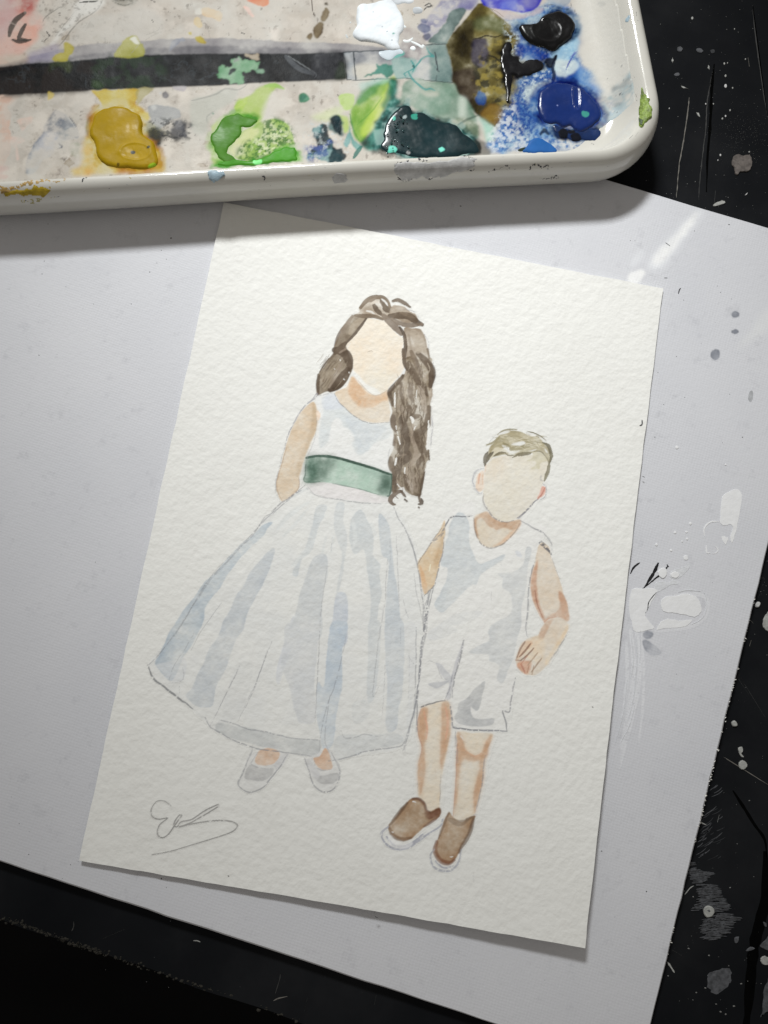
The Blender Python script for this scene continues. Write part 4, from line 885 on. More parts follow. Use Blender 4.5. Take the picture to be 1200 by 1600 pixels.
pc('z4', '612,1210 520,1205 420,1205 330,1195 275,1188 262,1130 255,1050', 2.6, (120, 122, 126), .72, n=2, jit=.5); pc('z4', '340,640 310,760 280,870 262,1000', 2.6, n=3, jit=1.2); pc('z4', '265,860 240,960 225,1012', 2.0, n=2, jit=.8); pc('z4', '60,1065 130,1040 222,1015', 2.4, (120, 122, 124), n=2, jit=.6)
pc('z4', '160,785 130,770 110,775', 1.4); pc('z4', '165,790 205,880 250,880', 1.6); pc('z4', '820,25 858,62 885,105', 5.5, (92, 94, 100), .75, n=2, jit=1.2); pc('z4', '855,0 885,40 890,90 880,120', 2.0); pc('z4', '890,130 910,190 940,260', 1.6, (150, 140, 130))
pc('z4', '985,600 930,690 870,780', 2.0, (140, 138, 134), n=2, jit=1.2); pc('z4', '510,340 512,410', 1.2); pc('z4', '570,170 580,180', 2.2)
pc('z5', '300,100 400,70 465,55', 2.2, (120, 116, 112), n=2, jit=.6); pc('z5', '500,220 580,240 700,248 850,250', 2.0, n=2, jit=.8); pc('z5', '530,250 528,330 535,450', 2.2, n=2, jit=.8); pc('z5', '495,90 500,200 505,225', 1.8); pc('z5', '290,560 288,655', 1.6); pc('z5', '435,520 428,690', 2, n=2, jit=.7); pc('z5', '715,400 700,500 690,590 655,735', 2.0, n=2, jit=.7)
for P in ('105,850 65,890 80,940 130,980 190,990 250,970 310,930 360,890 430,845 450,800', '90,900 140,960 200,968 260,945 330,890'): pc('z5', P, 4.2, (150, 152, 160), .75, dry=.3, n=2, jit=1)
for P in ('395,985 370,1030 385,1090 440,1125 500,1115 545,1070 562,990', '400,1060 450,1105 510,1090'): pc('z5', P, 3.8, (152, 154, 160), .75, dry=.3, n=2, jit=.9)
W('z5', '120,900 150,930 200,950 260,945 240,975 180,985 110,950', (212, 212, 212), a=.6, edge=0)
pc('z5', '635,1130 640,1190', 1.2); pc('z5', '650,790 660,770 630,770', 1.4)
part('signature', None, 'pencil signature scrawl')
S.stroke('sg', '802,178 770,155 735,156 710,190 712,225 745,240 785,235 750,265 737,300 745,320 765,326 790,310 815,275 840,240 852,222 840,222 820,250 815,270 830,275 850,252 900,240 960,200 1018,173 1022,180 1000,195 950,225 890,258 840,276 900,262 1000,247 1070,248 1105,260 1112,275 1085,300 1000,330 900,360 800,390 712,407', 5.5, (126, 124, 120), .85, (.6, .6), soft=.10, dry=.12, amp=.05)
# ---- build one mesh per painted part
layer_meshes(S, zsheet, .00003, painting, SHEET_LOC, MAT_PAINTED, PARTLIST, 2)
for P, wd in (('1003,656 1003,663 999,665', 1.6), ('586,1432 590,1434', 1.4), ('356,1368 358,1369', 2.0), ('925,1104 927,1105', 1.6), ('1004,744 1007,746', 1.4)):
    Q = line_px(P, wd); o = link('dust_fibre', poly_mesh('dust_fibre', [on_sheet(*q_) + [0, 0, .00015] for q_ in Q], on_sheet(*Q[0])[2]-.0001, SHEET_LOC), M_HAIR, painting)
del S
#@@TRAY
# ================================================================== the ceramic palette tray
Z_T = Z_BOARD + .0001
f1, f2 = at(0, 335, Z_T+.005)[:2], at(920, 283, Z_T+.005)[:2]
ex = (f2-f1)/np.linalg.norm(f2-f1); ey = np.array([-ex[1], ex[0]])
rr = [at(998, 30, Z_T+.008)[:2], at(1032, 185, Z_T+.008)[:2]]
XR = max(r_ @ ex for r_ in rr) ; YF = f1 @ ey
T_L, T_D, T_R = .270, .150, .021
t_c = ex*(XR - T_L/2) + ey*(YF + T_D/2)
TRAY_LOC = np.array([*t_c, Z_T])
def tloc(p): d = np.asarray(p)[..., :2] - t_c; return np.stack([d @ ex, d @ ey], -1)
def tworld(x, y, z): return np.stack([t_c[0] + x*ex[0] + y*ey[0], t_c[1] + x*ex[1] + y*ey[1], z], -1)
Z_FLOOR = Z_T + .0045
PROFILE = [(.0065, .0), (.0042, .0003), (.0024, .0013), (.0011, .0028), (.0004, .0045), (.0, .0065), (.0001, .0088), (.0005, .0107), (.0013, .0122), (.0024, .0131), (.0036, .0134), (.0047, .0131), (.0056, .0122), (.0066, .0108), (.0078, .0090), (.0093, .0072), (.0112, .0058), (.0136, .0050), (.0165, .0046), (.0195, .0045)]
TAPER = math.tan(math.radians(2.0))
CREST = .0040; KX, KY = 1.15, .46
def ring(ins, z, n=14, m=26):
    ix = ins if ins < CREST else CREST + (ins-CREST)*KX; iy = ins if ins < CREST else CREST + (ins-CREST)*KY
    a, b, r = T_L/2-ix, T_D/2-iy, max(T_R-ins*.72, .004)
    pts = []
    for k, (sx, sy) in enumerate(((1, 1), (-1, 1), (-1, -1), (1, -1))):
        cx, cy = sx*(a-r), sy*(b-r)
        arc = [(cx + r*math.cos(t), cy + r*math.sin(t)) for t in np.linspace(k*math.pi/2, (k+1)*math.pi/2, n+1)]
        pts += arc
        nx_ = {0: (-(a-r), b), 1: (-a, -(b-r)), 2: (a-r, -b), 3: (a, b-r)}[k]
        p0 = arc[-1]
        pts += [(p0[0] + (nx_[0]-p0[0])*i/m, p0[1] + (nx_[1]-p0[1])*i/m) for i in range(1, m)]
    P = np.array(pts)
    P[:, 0] *= 1.0
    wob = .00025*np.sin(P[:, 0]*37) + .0002*np.sin(P[:, 1]*51)
    P[:, 1] += wob*(P[:, 1] < 0); P[:, 0] -= TAPER*(P[:, 1] + T_D/2)*(P[:, 0] > 0)
    return tworld(P[:, 0], P[:, 1], np.full(len(P), Z_T + z))
# refine the profile smoothly
pr = spline(np.array(PROFILE), False, 3)
rings = [ring(i_, z_) for i_, z_ in pr]; nr = len(rings[0])
V = np.vstack(rings); Q = []
for k in range(len(rings)-1):
    i = np.arange(nr); j = (i+1) % nr
    Q.append(np.stack([k*nr+i, k*nr+j, (k+1)*nr+j, (k+1)*nr+i], 1))
Q = np.vstack(Q)
me = bpy.data.meshes.new('palette_tray')
me.from_pydata((V-TRAY_LOC).tolist(), [], [tuple(map(int, q_)) for q_ in Q] + [tuple(range((len(rings)-1)*nr, len(rings)*nr)), tuple(range(nr-1, -1, -1))])
for p in me.polygons: p.use_smooth = True
me.polygons[len(Q)].use_smooth = False; me.polygons[len(Q)+1].use_smooth = False
tray = link('palette_tray', me, MAT_GLAZE, loc=TRAY_LOC)
tag(tray, 'cream glazed ceramic palette tray with a raised rim, covered in mixed and dried paint', 'palette')
bvh = BVHTree.FromPolygons([tuple(v) for v in V.tolist()], [tuple(map(int, q_)) for q_ in Q] + [tuple(range((len(rings)-1)*nr, len(rings)*nr))])
def on_floor(px, py): return at(px, py, Z_FLOOR)
# the paint on the flat of the tray; the plane is laid out in the tray's own axes
class TraySheet(Sheet): pass
_pd = np.array([p_[0] for p_ in pr]); _pz = np.array([p_[1] for p_ in pr]); _in = _pd >= CREST
_PX = CREST + (_pd[_in]-CREST)*KX; _PZ = _pz[_in]
def zflat(xl, yl):
    """height of the tray's inside at a point in tray axes: flat, rising up the side wall"""
    d = T_L/2 - TAPER*(yl + T_D/2) - xl
    return Z_T + np.interp(d, _PX, _PZ)
def floor_xy(px, py):
    z = Z_FLOOR
    for _ in range(6):
        q_ = tloc(at(px, py, z)); z = .5*z + .5*float(zflat(q_[0], q_[1]))
    return q_
xs = [floor_xy(*p_) for p_ in ((-40, 0), (1010, -30), (1010, 290), (-40, 300))]
FX0, FX1 = -T_L/2 + .0225, T_L/2 - .0052; FY0 = -T_D/2 + CREST + (.0150-CREST)*KY; FY1 = T_D/2 - .0125
S = TraySheet(FX0, FY0, FX1, FY1, .00014, FLOOR_BASE, floor_xy, 5)
def edge_blend(w0):
    k = np.maximum(np.clip((S.X + TAPER*(S.Y + T_D/2) - (T_L/2 - CREST - w0)) / (w0*.8), 0, 1), np.maximum(np.clip(1 - (S.X-FX0)/.012, 0, 1), np.clip(1 - (FY1-S.Y)/.012, 0, 1)))[..., None]
    S.rgb[:] = S.rgb*(1-k) + k*np.array(GLAZE)
S.ampk, S.edgek, S.mottk, S.sat = 2.2, 1.6, 1.7, .92
PARTLIST = []
W = S.wash; ST = S.stroke; SPK = S.speckle; VN = S.vein
part('paint_stain', None, 'dried stains and thin washes over the flat of the tray')
# overall dirt
ALL = '-900,-700 1500,-700 1500,400 -900,700'
W('p', ALL, (204, 200, 192), a=.9, edge=0, mott=.4, amp=0); edge_blend(.016)
S.speckle('p', '-60,-60 560,-60 560,300 -60,320', (176, 168, 158), .35, .55, .12, seed=1)
S.vein('p', '-60,-60 640,-60 640,260 -60,310', (150, 142, 134), .4, .10, .02, seed=2); S.vein('p', '-60,150 640,130 640,260 -60,310', (160, 152, 142), .35, .3, .03, seed=3)
S.speckle('p', '-60,-60 640,-60 640,270 -60,310', (120, 112, 104), .5, .74, .8, seed=4, sharp=14)
for _ in range(90):
    cx_, cy_ = rng.uniform(-20, 660), rng.uniform(-10, 275); r_ = rng.choice([1.2, 1.6, 2.2, 3, 5, 8]); an_ = np.sort(rng.uniform(0, 6.28, 7)); e_ = rng.uniform(.5, 1)
    W('p', [(cx_ + r_*rng.uniform(.6, 1.3)*math.cos(t_), cy_ + e_*r_*rng.uniform(.6, 1.3)*math.sin(t_)) for t_ in an_], ((150, 144, 138), (176, 168, 152), (120, 114, 110), (90, 84, 80))[rng.integers(4) if r_ < 3 else rng.integers(2)], a=.6, edge=.9, soft=.06)
for _ in range(120):                                             # the part of the tray that lies outside the picture is as used as the rest
    if rng.random() < .7: cx_, cy_ = rng.uniform(-520, 1000), rng.uniform(-420, -45)
    else: cx_, cy_ = rng.uniform(-520, -110), rng.uniform(-60, 330)
    r_ = rng.choice([6, 10, 18, 32, 55]); an_ = np.sort(rng.uniform(0, 6.28, 9)); e_ = rng.uniform(.5, 1)
    W('p', [(cx_ + r_*rng.uniform(.5, 1.4)*math.cos(t_), cy_ + e_*r_*rng.uniform(.5, 1.4)*math.sin(t_)) for t_ in an_], ((176, 170, 160), (150, 146, 144), (190, 150, 132), (168, 96, 90), (180, 160, 80), (120, 140, 110), (130, 140, 170), (196, 170, 150))[rng.integers(8)], a=rng.uniform(.4, .85), edge=.5, soft=rng.choice([.1, .3, .6]))
# pink red wash at left
W('t4', '-60,-60 250,-60 270,60 300,120 320,200 250,300 200,380 100,420 -60,470', (188, 146, 132), a=.85, edge=.2, soft=.6, amp=.8)
W('t4', '60,-40 260,-40 270,60 250,110 200,120 120,90', (172, 108, 96), a=.8, edge=.2, soft=.5)
W('t4', '150,-20 250,-20 250,60 220,90 160,60', (148, 62, 58), a=.7, soft=.5)
W('t4', '-60,-40 100,-40 130,100 60,250 -60,300', (170, 140, 138), a=.6, soft=.8)
W('t4', '100,250 250,180 280,300 180,350 90,320', (190, 138, 118), a=.6, soft=.5)
ST('t4', '185,100 120,150 85,210 70,270', 44, (62, 56, 50), .9, soft=.25); ST('t4', '95,300 150,315 230,300', 30, (50, 44, 40), .9, soft=.2); ST('t4', '190,185 160,240 145,290 200,300', 34, (52, 48, 44), .9, soft=.2); ST('t4', '70,165 120,190', 18, (150, 130, 120), .6)
W('t8', '-40,335 150,330 130,360 90,390 60,420 85,480 70,560 85,640 75,760 30,860 -40,880', (196, 160, 140), a=.85, edge=.35)
W('t8', '130,520 200,490 245,490 240,530 200,560 170,600 150,560', (200, 172, 156), a=.8, edge=.3); W('t8', '80,640 180,660 170,690 130,710 150,800 130,820 120,740 85,700', (204, 178, 164), a=.7, edge=.3)
W('t8', '-40,860 30,865 70,880 20,910 -40,930', (168, 60, 66), a=.8, soft=.4); W('t8', '-40,930 60,930 40,960 -40,965', (186, 120, 110), a=.7)
SPK('t8', '80,330 620,320 640,900 90,930', (170, 160, 146), .5, .66, .7, seed=2)
# grey stain
W('t8', '400,455 440,450 490,475 540,520 580,570 590,640 540,660 470,680 460,730 410,740 380,790 320,820 290,880 240,920 200,925 195,860 210,800 240,730 270,670 320,610 340,550 380,500', (150, 150, 151), a=.92, edge=.8, ew=.5, mott=.8)
W('t8', '400,455 450,450 560,560 500,560 450,610 360,600 350,540', (104, 106, 112), a=.65, edge=.4, soft=.3); W('t8', '460,590 560,570 585,640 500,660 450,650', (126, 130, 132), a=.75, edge=.5, soft=.2)
W('t8', '320,620 430,620 420,720 330,790 270,760', (176, 172, 172), a=.7, soft=.4); ST('t8', '440,690 465,720 430,735', 14, (84, 84, 92), .7); ST('t8', '520,490 570,560 585,600', 8, (70, 74, 86), .7)
W('t8', '530,700 600,690 605,790 560,800 520,760', (160, 158, 140), a=.7, edge=.4)
# tide lines near the top left
SPK('p', '-40,150 130,146 560,128 640,150 560,262 -40,300', (216, 212, 204), .7, .52, .35, seed=3, sharp=5); SPK('p', '60,-20 600,-20 540,60 100,66', (214, 209, 201), .5, .55, .3, seed=5, sharp=5)
for P, wd in (('770,0 740,60 680,110 600,160 540,220 490,290 440,350', 9), ('560,90 480,190 420,270', 5), ('440,60 340,130 320,170', 7), ('1100,260 1180,230 1200,200', 5)): ST('t4', P, wd, (104, 98, 90), .8, soft=.2, dry=.2)
W('t4', '560,250 700,120 900,100 1050,60 1200,120 1200,280 900,300 700,330 520,340', (172, 164, 154), a=.6, edge=.25, soft=.6); W('t4', '600,0 780,0 740,70 620,130 480,240 420,330 380,330 500,180', (196, 190, 182), a=.6, edge=.1, soft=.4)
SPK('t4', '300,0 780,0 600,170 380,330 300,330 330,150', (104, 96, 88), .5, .66, 1.1, seed=6)
for P, wd in (('600,20 660,14 740,8', 14), ('640,18 700,26', 8), ('850,10 920,0 1000,8', 16), ('860,20 940,40 1020,10', 10), ('350,240 370,270 330,310', 10)): ST('t4', P, wd, (44, 40, 38), .85, dry=.4)
W('t4', '840,-10 1030,-10 1010,30 930,45 870,30', (110, 104, 92), a=.6, edge=.4, mott=.8)
# ---- the brush printed on the tray
part('printed_brush', None, 'printed picture of a paint brush')
W('p', '-480,160 -200,128 -60,115 0,101 67,84 120,72 200,66 260,61 330,60 400,62 460,66 520,67 570,71 600,78 560,90 480,93 350,92 200,94 100,100 0,113 -60,122 -200,140 -480,172', (158, 158, 162), a=.85, edge=.05, amp=.15, mott=.3)
W('p', '-60,122 0,106 90,92 200,78 300,72 400,73 480,76 560,79 590,84 540,92 480,92 350,92 200,93 100,100 0,114', (124, 124, 130), a=.75, edge=.05, amp=.15, mott=.4, soft=.25)
W('t4', '200,420 330,360 440,340 420,440 300,460 200,470', (128, 118, 140), a=.5, soft=.6)
W('t4', '-60,440 100,400 200,420 180,480 -60,500', (170, 150, 132), a=.6, soft=.6)
pr_h = '-480,166 -200,128 -60,112 0,105 50,99 100,97 150,92 200,87 267,85 333,84 400,84 470,84 537,82 541,123 483,127 417,129 340,134 267,136 200,139 133,142 67,146 0,149 -60,152 -200,164 -480,190'
W('p', pr_h, (22, 25, 29), a=.985, edge=0, amp=.05, mott=.2, smooth=False, soft=.09)
SPK('p', '-60,112 140,94 140,142 -60,150', (44, 38, 36), .7, .5, .25, seed=3); W('t4', '380,470 500,440 540,470 520,550 450,500 370,540', (46, 52, 30), a=.8, soft=.3); W('t4', '690,600 760,610 780,660 690,660', (40, 58, 28), a=.8, soft=.3)
SPK('t4', '700,430 1200,420 1200,650 800,650', (34, 46, 32), .8, .52, .3, seed=5); S.vein('t1', '0,320 1200,260 1200,390 0,440', (60, 66, 70), .4, .2, .03, seed=4)
W('t10', '265,380 335,375 550,366 700,346 860,326 1005,316 1040,450 1046,596 900,586 700,566 500,571 350,576 285,571', (164, 166, 168), a=.9, edge=.05, amp=.1, smooth=False, mott=.5)
W('t10', '340,375 700,345 760,420 700,470 500,470 350,470', (128, 126, 130), a=.75, soft=.5, mott=.5); W('t10', '350,470 500,470 600,480 620,560 360,570', (202, 192, 178), a=.8, soft=.5)
W('t10', '700,290 800,310 860,400 820,430 700,420 660,350', (124, 116, 120), a=.75, soft=.35, mott=.6)
W('t10', '860,330 1005,316 1040,450 1046,590 900,586 880,450', (112, 134, 128), a=.85, soft=.4, mott=.4)
for P, wd in (('285,574 350,578 500,571 700,565 900,584 1046,596', 8), ('260,380 340,374 560,366', 9), ('770,345 860,326 1005,316', 9), ('335,380 342,480 350,574', 11), ('920,378 935,470 938,505', 10), ('935,500 950,518', 8), ('932,545 930,580', 6), ('265,385 285,570', 8)): ST('t10', P, wd, (64, 70, 74), .9, (.9, .9), soft=.12, amp=.2)
ST('t2', '290,265 350,320 430,350', 26, (84, 86, 90), .7, soft=.3); ST('t2', '300,262 360,300 430,345 425,365', 6, (150, 152, 154), .4); W('t2', '430,255 560,250 570,365 420,370', (46, 46, 50), a=.7, soft=.4)
W('t2', '540,290 566,300 572,370 520,372', (40, 50, 34), a=.7, soft=.3)
W('t6', '580,415 650,310 750,200 830,100 880,30 940,25 1010,100 1110,180 1200,250 1260,330 1284,420 1290,600 1272,768 1248,876 1176,984 1092,1116 1040,1195 980,1150 880,1080 800,1000 700,880 640,770 645,700 630,580 600,480', (104, 92, 42), a=.98, edge=.1, amp=.12, smooth=False, mott=.5, soft=.1)
W('t6', '585,415 650,310 740,210 800,180 850,220 840,400 830,560 860,700 900,780 870,860 880,1060 800,1000 700,880 640,770 645,700 630,580 600,480', (64, 56, 34), a=.85, soft=.45, mott=.4); W('t6', '640,690 830,640 900,780 860,900 800,990 700,870', (58, 46, 38), a=.8, soft=.4)
W('t6', '830,380 950,360 980,470 960,600 880,640 820,560', (54, 50, 72), a=.85, soft=.35); W('t6', '850,180 1000,150 1120,200 1120,330 1000,280 860,290', (88, 96, 66), a=.7, soft=.5)
SPK('t6', '830,640 1100,330 1260,330 1290,600 1250,900 1040,1195 900,1080 880,860', (46, 44, 34), .85, .56, .5, seed=2); SPK('t6', '830,640 1100,330 1290,420 1290,600 1250,900 1040,1195 900,1080', (142, 124, 52), .75, .58, .45, seed=4)
W('t6', '880,860 940,870 960,930 940,980 890,990 860,930', (52, 88, 140), a=.9, edge=.3, soft=.15); W('t6', '900,1080 1010,980 1130,1040 1080,1130 1040,1195', (134, 106, 44), a=.8, soft=.3)
ST('t6', '830,370 900,355 960,335 1040,350 1100,330', 14, (34, 30, 26), .85, soft=.15); ST('t6', '980,520 1040,540 1080,580', 16, (24, 24, 26), .8, soft=.2); ST('t6', '950,25 1010,95 1100,175', 5, (60, 54, 36), .6)
# ---- other washes
part('paint_wash', None, 'thin transparent washes of mixed colours')
Y1 = (186, 164, 66)
W('t4', '470,330 510,320 550,350 545,400 520,420 500,460 400,450 430,400 480,390', (156, 142, 40), a=.85, edge=.4); W('t4', '940,290 980,272 1030,278 1060,320 1080,340 1070,420 860,430 900,350', (150, 144, 62), a=.8, edge=.5); W('t4', '975,295 1020,280 1050,325 1010,320', (190, 184, 172), a=.9, edge=0, soft=.1)
W('t8', '690,300 850,290 1040,285 1035,340 1010,400 1040,440 980,450 860,420 790,430 755,390 720,340', (184, 160, 54), a=.9, edge=.4, mott=.5); W('t8', '1040,280 1150,280 1120,310 1060,370 1030,420 1020,350', (164, 154, 110), a=.75, edge=.4)
W('t8', '360,305 405,320 380,360 360,365', (190, 164, 70), a=.8, edge=.3)
W('t8', '640,650 690,660 720,740 800,860 1200,870 1200,900 800,920 560,935 530,890 600,860', (196, 158, 58), a=.75, edge=.2, soft=.5, mott=.7); W('t8', '990,410 1050,420 1090,460 1130,470 1110,520 1060,500', (190, 166, 60), a=.85, soft=.3)
W('t8', '640,540 690,480 700,520 680,600 690,660 650,630', (150, 146, 118), a=.8, edge=.4); W('t8', '1090,530 1150,540 1200,580 1200,700 1150,670 1080,600', (84, 82, 44), a=.8, soft=.35, mott=.8)
W('t1', '690,500 760,495 830,510 850,550 800,570 740,610 720,580', (150, 148, 146), a=.85, edge=.45); W('t1', '690,570 740,600 800,630 760,660 740,700 690,640', (72, 70, 44), a=.75, soft=.5, mott=.9)
SPK('t1', '680,570 900,570 900,650 800,660 740,720 690,650', (40, 42, 44), .75, .56, 1.2, seed=3); W('t1', '810,585 870,575 890,620 830,655 800,640', (44, 44, 50), a=.85, soft=.3, amp=.9, mott=.6); ST('t1', '760,640 830,640', 18, (46, 46, 46), .8, amp=.8, soft=.3)
W('t5', '260,700 290,690 305,720 290,740 262,735', (110, 106, 108), a=.85, edge=.5); W('t5', '330,650 440,645 420,680 360,675', (166, 158, 158), a=.8, edge=.4); W('t5', '170,800 200,790 210,820 180,830', (180, 176, 170), a=.8, edge=.5); W('t5', '235,690 258,688 240,712', (180, 176, 172), a=.7, edge=.6)
W('t5', '320,310 370,288 400,310 330,370 315,378', (140, 140, 146), a=.7, edge=.8); W('t5', '390,295 415,282 430,305 400,310', (150, 150, 154), a=.7, edge=.5)
W('t5', '500,280 540,270 580,310 570,330 530,325', (166, 148, 46), a=.9, edge=.5); W('t5', '455,245 480,242 485,260 465,262', (176, 160, 80), a=.8, edge=.6)
W('t5', '545,75 590,60 640,75 700,90 695,160 640,140 560,115', (192, 172, 146), a=.9, edge=.6); W('t5', '500,80 545,60 550,105 510,110', (196, 190, 180), a=.6, edge=.8); W('t5', '500,140 530,130 555,180 540,205 500,185', (190, 172, 140), a=.85, edge=.35)
W('t5', '900,0 1045,-10 1045,45 950,35 900,15', (196, 118, 82), a=.9, edge=.35); W('t5', '870,45 900,55 950,110 940,130 890,80', (204, 176, 164), a=.7, edge=.5); W('t5', '1060,230 1130,210 1110,290 1080,290', (204, 190, 178), a=.6, soft=.4)
ST('t5', '850,245 875,255', 12, (40, 40, 40), .9); ST('t5', '180,150 195,175', 8, (50, 46, 44), .9); ST('t5', '170,0 205,20', 14, (60, 56, 52), .8, dry=.4)
ST('t5', '10,420 80,340 200,260 350,215', 4, (150, 144, 134), .6); ST('t5', '590,190 600,240 650,255 660,190 790,165', 4, (170, 162, 152), .6)
# greens
W('t9', '0,260 120,230 220,180 330,180 300,270 200,330 120,420 100,500 0,480', (186, 184, 172), a=.8, edge=.35, soft=.4); ST('t9', '0,265 100,240 180,215 240,180 340,185 400,145', 12, (150, 148, 140), .7, soft=.3); ST('t9', '110,420 110,380 160,340', 9, (156, 154, 146), .6, soft=.3); ST('t9', '150,358 156,362', 18, (86, 130, 110), .7, soft=.3)
W('t9', '310,330 330,260 400,240 480,170 540,150 620,150 560,240 540,330 500,420 440,440 400,390 340,375', (164, 186, 84), a=.88, edge=.25, soft=.3); W('t9', '310,300 390,240 405,250 350,370 320,360', (172, 194, 84), a=.7, edge=.3); ST('t9', '530,160 600,155 660,180', 34, (150, 184, 86), .85, soft=.3); W('t9', '560,220 700,190 680,280 600,400 500,430', (206, 198, 186), a=.75, soft=.6, edge=0)
W('t9', '770,225 800,208 840,230 845,265 815,280 775,270', (84, 142, 112), a=.95, edge=.7); W('t9', '790,225 830,235 800,270 780,255', (44, 110, 92), a=.6, soft=.2)
W('t9', '240,600 280,540 340,500 420,460 500,420 560,400 640,410 700,450 730,520 735,620 650,630 560,680 450,700 350,690 280,660', (152, 178, 86), a=.92, edge=.25, mott=.6); W('t9', '255,590 330,520 440,455 480,480 420,560 340,600 300,660', (206, 206, 150), a=.8, soft=.25, edge=0)
SPK('t9', '340,600 460,520 540,400 640,405 720,470 735,620 560,680 350,690', (66, 110, 40), .9, .5, 1.1, seed=1); SPK('t9', '440,560 560,470 660,470 720,560 600,640 450,660', (208, 212, 170), .8, .57, 1.4, seed=3)
W('t9', '150,450 200,420 170,500 150,500', (190, 204, 60), a=.8, soft=.3); W('t9', '150,600 230,660 260,700 180,740 150,700', (190, 200, 120), a=.7, soft=.4, mott=.9)
W('t10', '225,700 260,675 320,680 340,720 320,790 260,780', (176, 200, 110), a=.8, edge=.35); W('t10', '320,790 400,690 500,600 580,570 600,620 530,760 470,900 410,1020 360,1020 320,920', (128, 166, 54), a=.92, edge=.3, soft=.3, mott=.5); W('t10', '380,670 450,610 530,590 500,660 420,730 350,760', (60, 128, 72), a=.75, soft=.45); W('t10', '380,960 480,780 570,640 600,560 640,560 600,690 520,860 440,980', (186, 200, 94), a=.8, soft=.4)
ST('t10', '310,830 330,930 370,1010', 10, (60, 130, 60), .7, soft=.3); ST('t10', '360,900 470,800 540,700', 8, (96, 150, 50), .7, soft=.3)
W('t10', '590,570 660,580 640,700 700,720 620,800 560,880 545,1000 540,1080 420,1080 380,1030 440,980 520,850 590,700', (26, 104, 92), a=.95, edge=.25, soft=.4, mott=.9); W('t10', '600,580 640,590 600,700 560,780 540,760 570,680', (30, 110, 80), a=.75, soft=.4); W('t10', '380,600 500,570 590,560 570,600 440,620 390,660', (150, 190, 178), a=.6, soft=.4)
W('t10', '300,900 330,1000 390,1060 350,1080 310,1010', (96, 158, 152), a=.8, edge=.4); ST('t10', '390,1060 360,1100 335,1140', 30, (38, 110, 100), .85, soft=.2); W('t10', '300,960 270,1010 262,1050 290,1060 310,1010', (120, 170, 168), a=.75, edge=.4)
W('t10', '30,850 150,790 260,770 240,830 120,880', (196, 206, 150), a=.5, soft=.6, edge=0); W('t10', '210,830 290,850 300,930 270,960 250,900', (170, 190, 90), a=.8, soft=.3)
W('t10', '40,950 80,910 130,905 160,940 170,1000 200,1060 280,1160 240,1170 100,1165 20,1150 0,1120 40,1080 80,1030', (22, 74, 82), a=.94, edge=.3, mott=1.0, amp=.6); SPK('t10', '0,1040 160,980 200,1100 100,1170 0,1160', (70, 90, 150), .7, .52, .5, seed=4); SPK('t10', '0,900 200,900 300,1160 0,1170', (190, 196, 196), .6, .64, 1.2, seed=2, sharp=5)
W('t10', '140,870 200,820 250,850 260,910 250,970 200,950 150,920', (40, 100, 100), a=.85, soft=.3, amp=.8); W('t10', '160,870 210,830 245,860 240,970 200,930', (12, 48, 56), a=.95, soft=.2); W('t10', '170,1080 230,1060 290,1150 200,1172 150,1165', (16, 42, 48), a=.95, soft=.2, amp=.5)
W('t10', '700,600 780,560 900,590 1040,600 1100,680 1200,790 1230,1000 1120,950 960,870 850,815 760,770 690,760 680,660', (134, 152, 136), a=.95, edge=.25, soft=.25, mott=.5); W('t10', '780,790 830,640 960,640 1050,640 1000,800 880,840', (120, 148, 130), a=.6, soft=.7)
W('t10', '1090,700 1150,720 1140,830 1110,900 1090,820', (206, 208, 196), a=.6, soft=.5); W('t10', '1040,880 1130,850 1230,900 1230,1000 1100,960', (92, 104, 76), a=.7, soft=.5, mott=.8); ST('t10', '1090,900 1160,860 1240,830', 18, (60, 78, 66), .6, soft=.35); W('t6', '870,1090 960,1140 1040,1220 1010,1320 960,1330 920,1180', (150, 196, 180), a=.7, soft=.6)
W('t10', '420,550 500,490 480,465 600,470 620,530 580,545 500,545', (34, 120, 104), a=.9, edge=.2, amp=.7); W('t10', '610,440 700,420 780,430 790,500 740,560 640,555', (140, 170, 162), a=.75, edge=.3); W('t10', '580,410 680,375 700,400 640,420 570,435', (90, 168, 156), a=.85, edge=.2)
for P, wd in (('860,340 880,380 910,410 870,405 830,420 800,460 760,500 720,520', 14), ('730,520 760,570 800,610 850,645 890,640 920,655', 16), ('750,440 770,480 760,520', 16), ('720,520 700,535 715,555', 9)): ST('t10', P, wd, (62, 140, 136), .85, soft=.2)
ST('t10', '765,478 770,486', 28, (20, 76, 76), .8, soft=.2); W('t10', '800,640 860,660 930,660 940,690 850,690', (200, 190, 176), a=.55, soft=.4)
# lilac and blue washes at the top
W('t6', '340,230 420,150 520,30 600,0 870,-20 840,80 760,100 640,100 560,230 420,380 380,350 360,300', (136, 134, 158), a=.8, edge=.35, mott=.8, soft=.3); W('t6', '690,40 860,-10 820,80 720,90', (112, 108, 150), a=.8, soft=.4); W('t6', '310,260 350,225 420,240 430,290 360,310', (112, 116, 138), a=.85, edge=.5); W('t6', '360,340 420,310 440,350 390,380', (92, 94, 112), a=.85, edge=.3); W('t6', '340,180 400,180 400,215 360,215', (108, 112, 140), a=.8, edge=.5)
SPK('t6', '400,130 700,0 640,120 460,320', (196, 188, 180), .7, .56, .7, seed=3); ST('t6', '380,60 420,35 440,60 400,70 370,105', 14, (46, 44, 48), .85, dry=.25)
W('t6', '630,100 770,95 700,220 600,390 580,410 420,400 480,320 560,230', (82, 104, 102), a=.9, edge=.25, mott=.4)
W('t6', '160,280 280,270 380,380 400,470 380,520 250,560 190,500 170,420', (150, 138, 136), a=.6, soft=.5, mott=.7)
part('blue_stain', None, 'blotchy dried blue paint around the blue and black puddles')
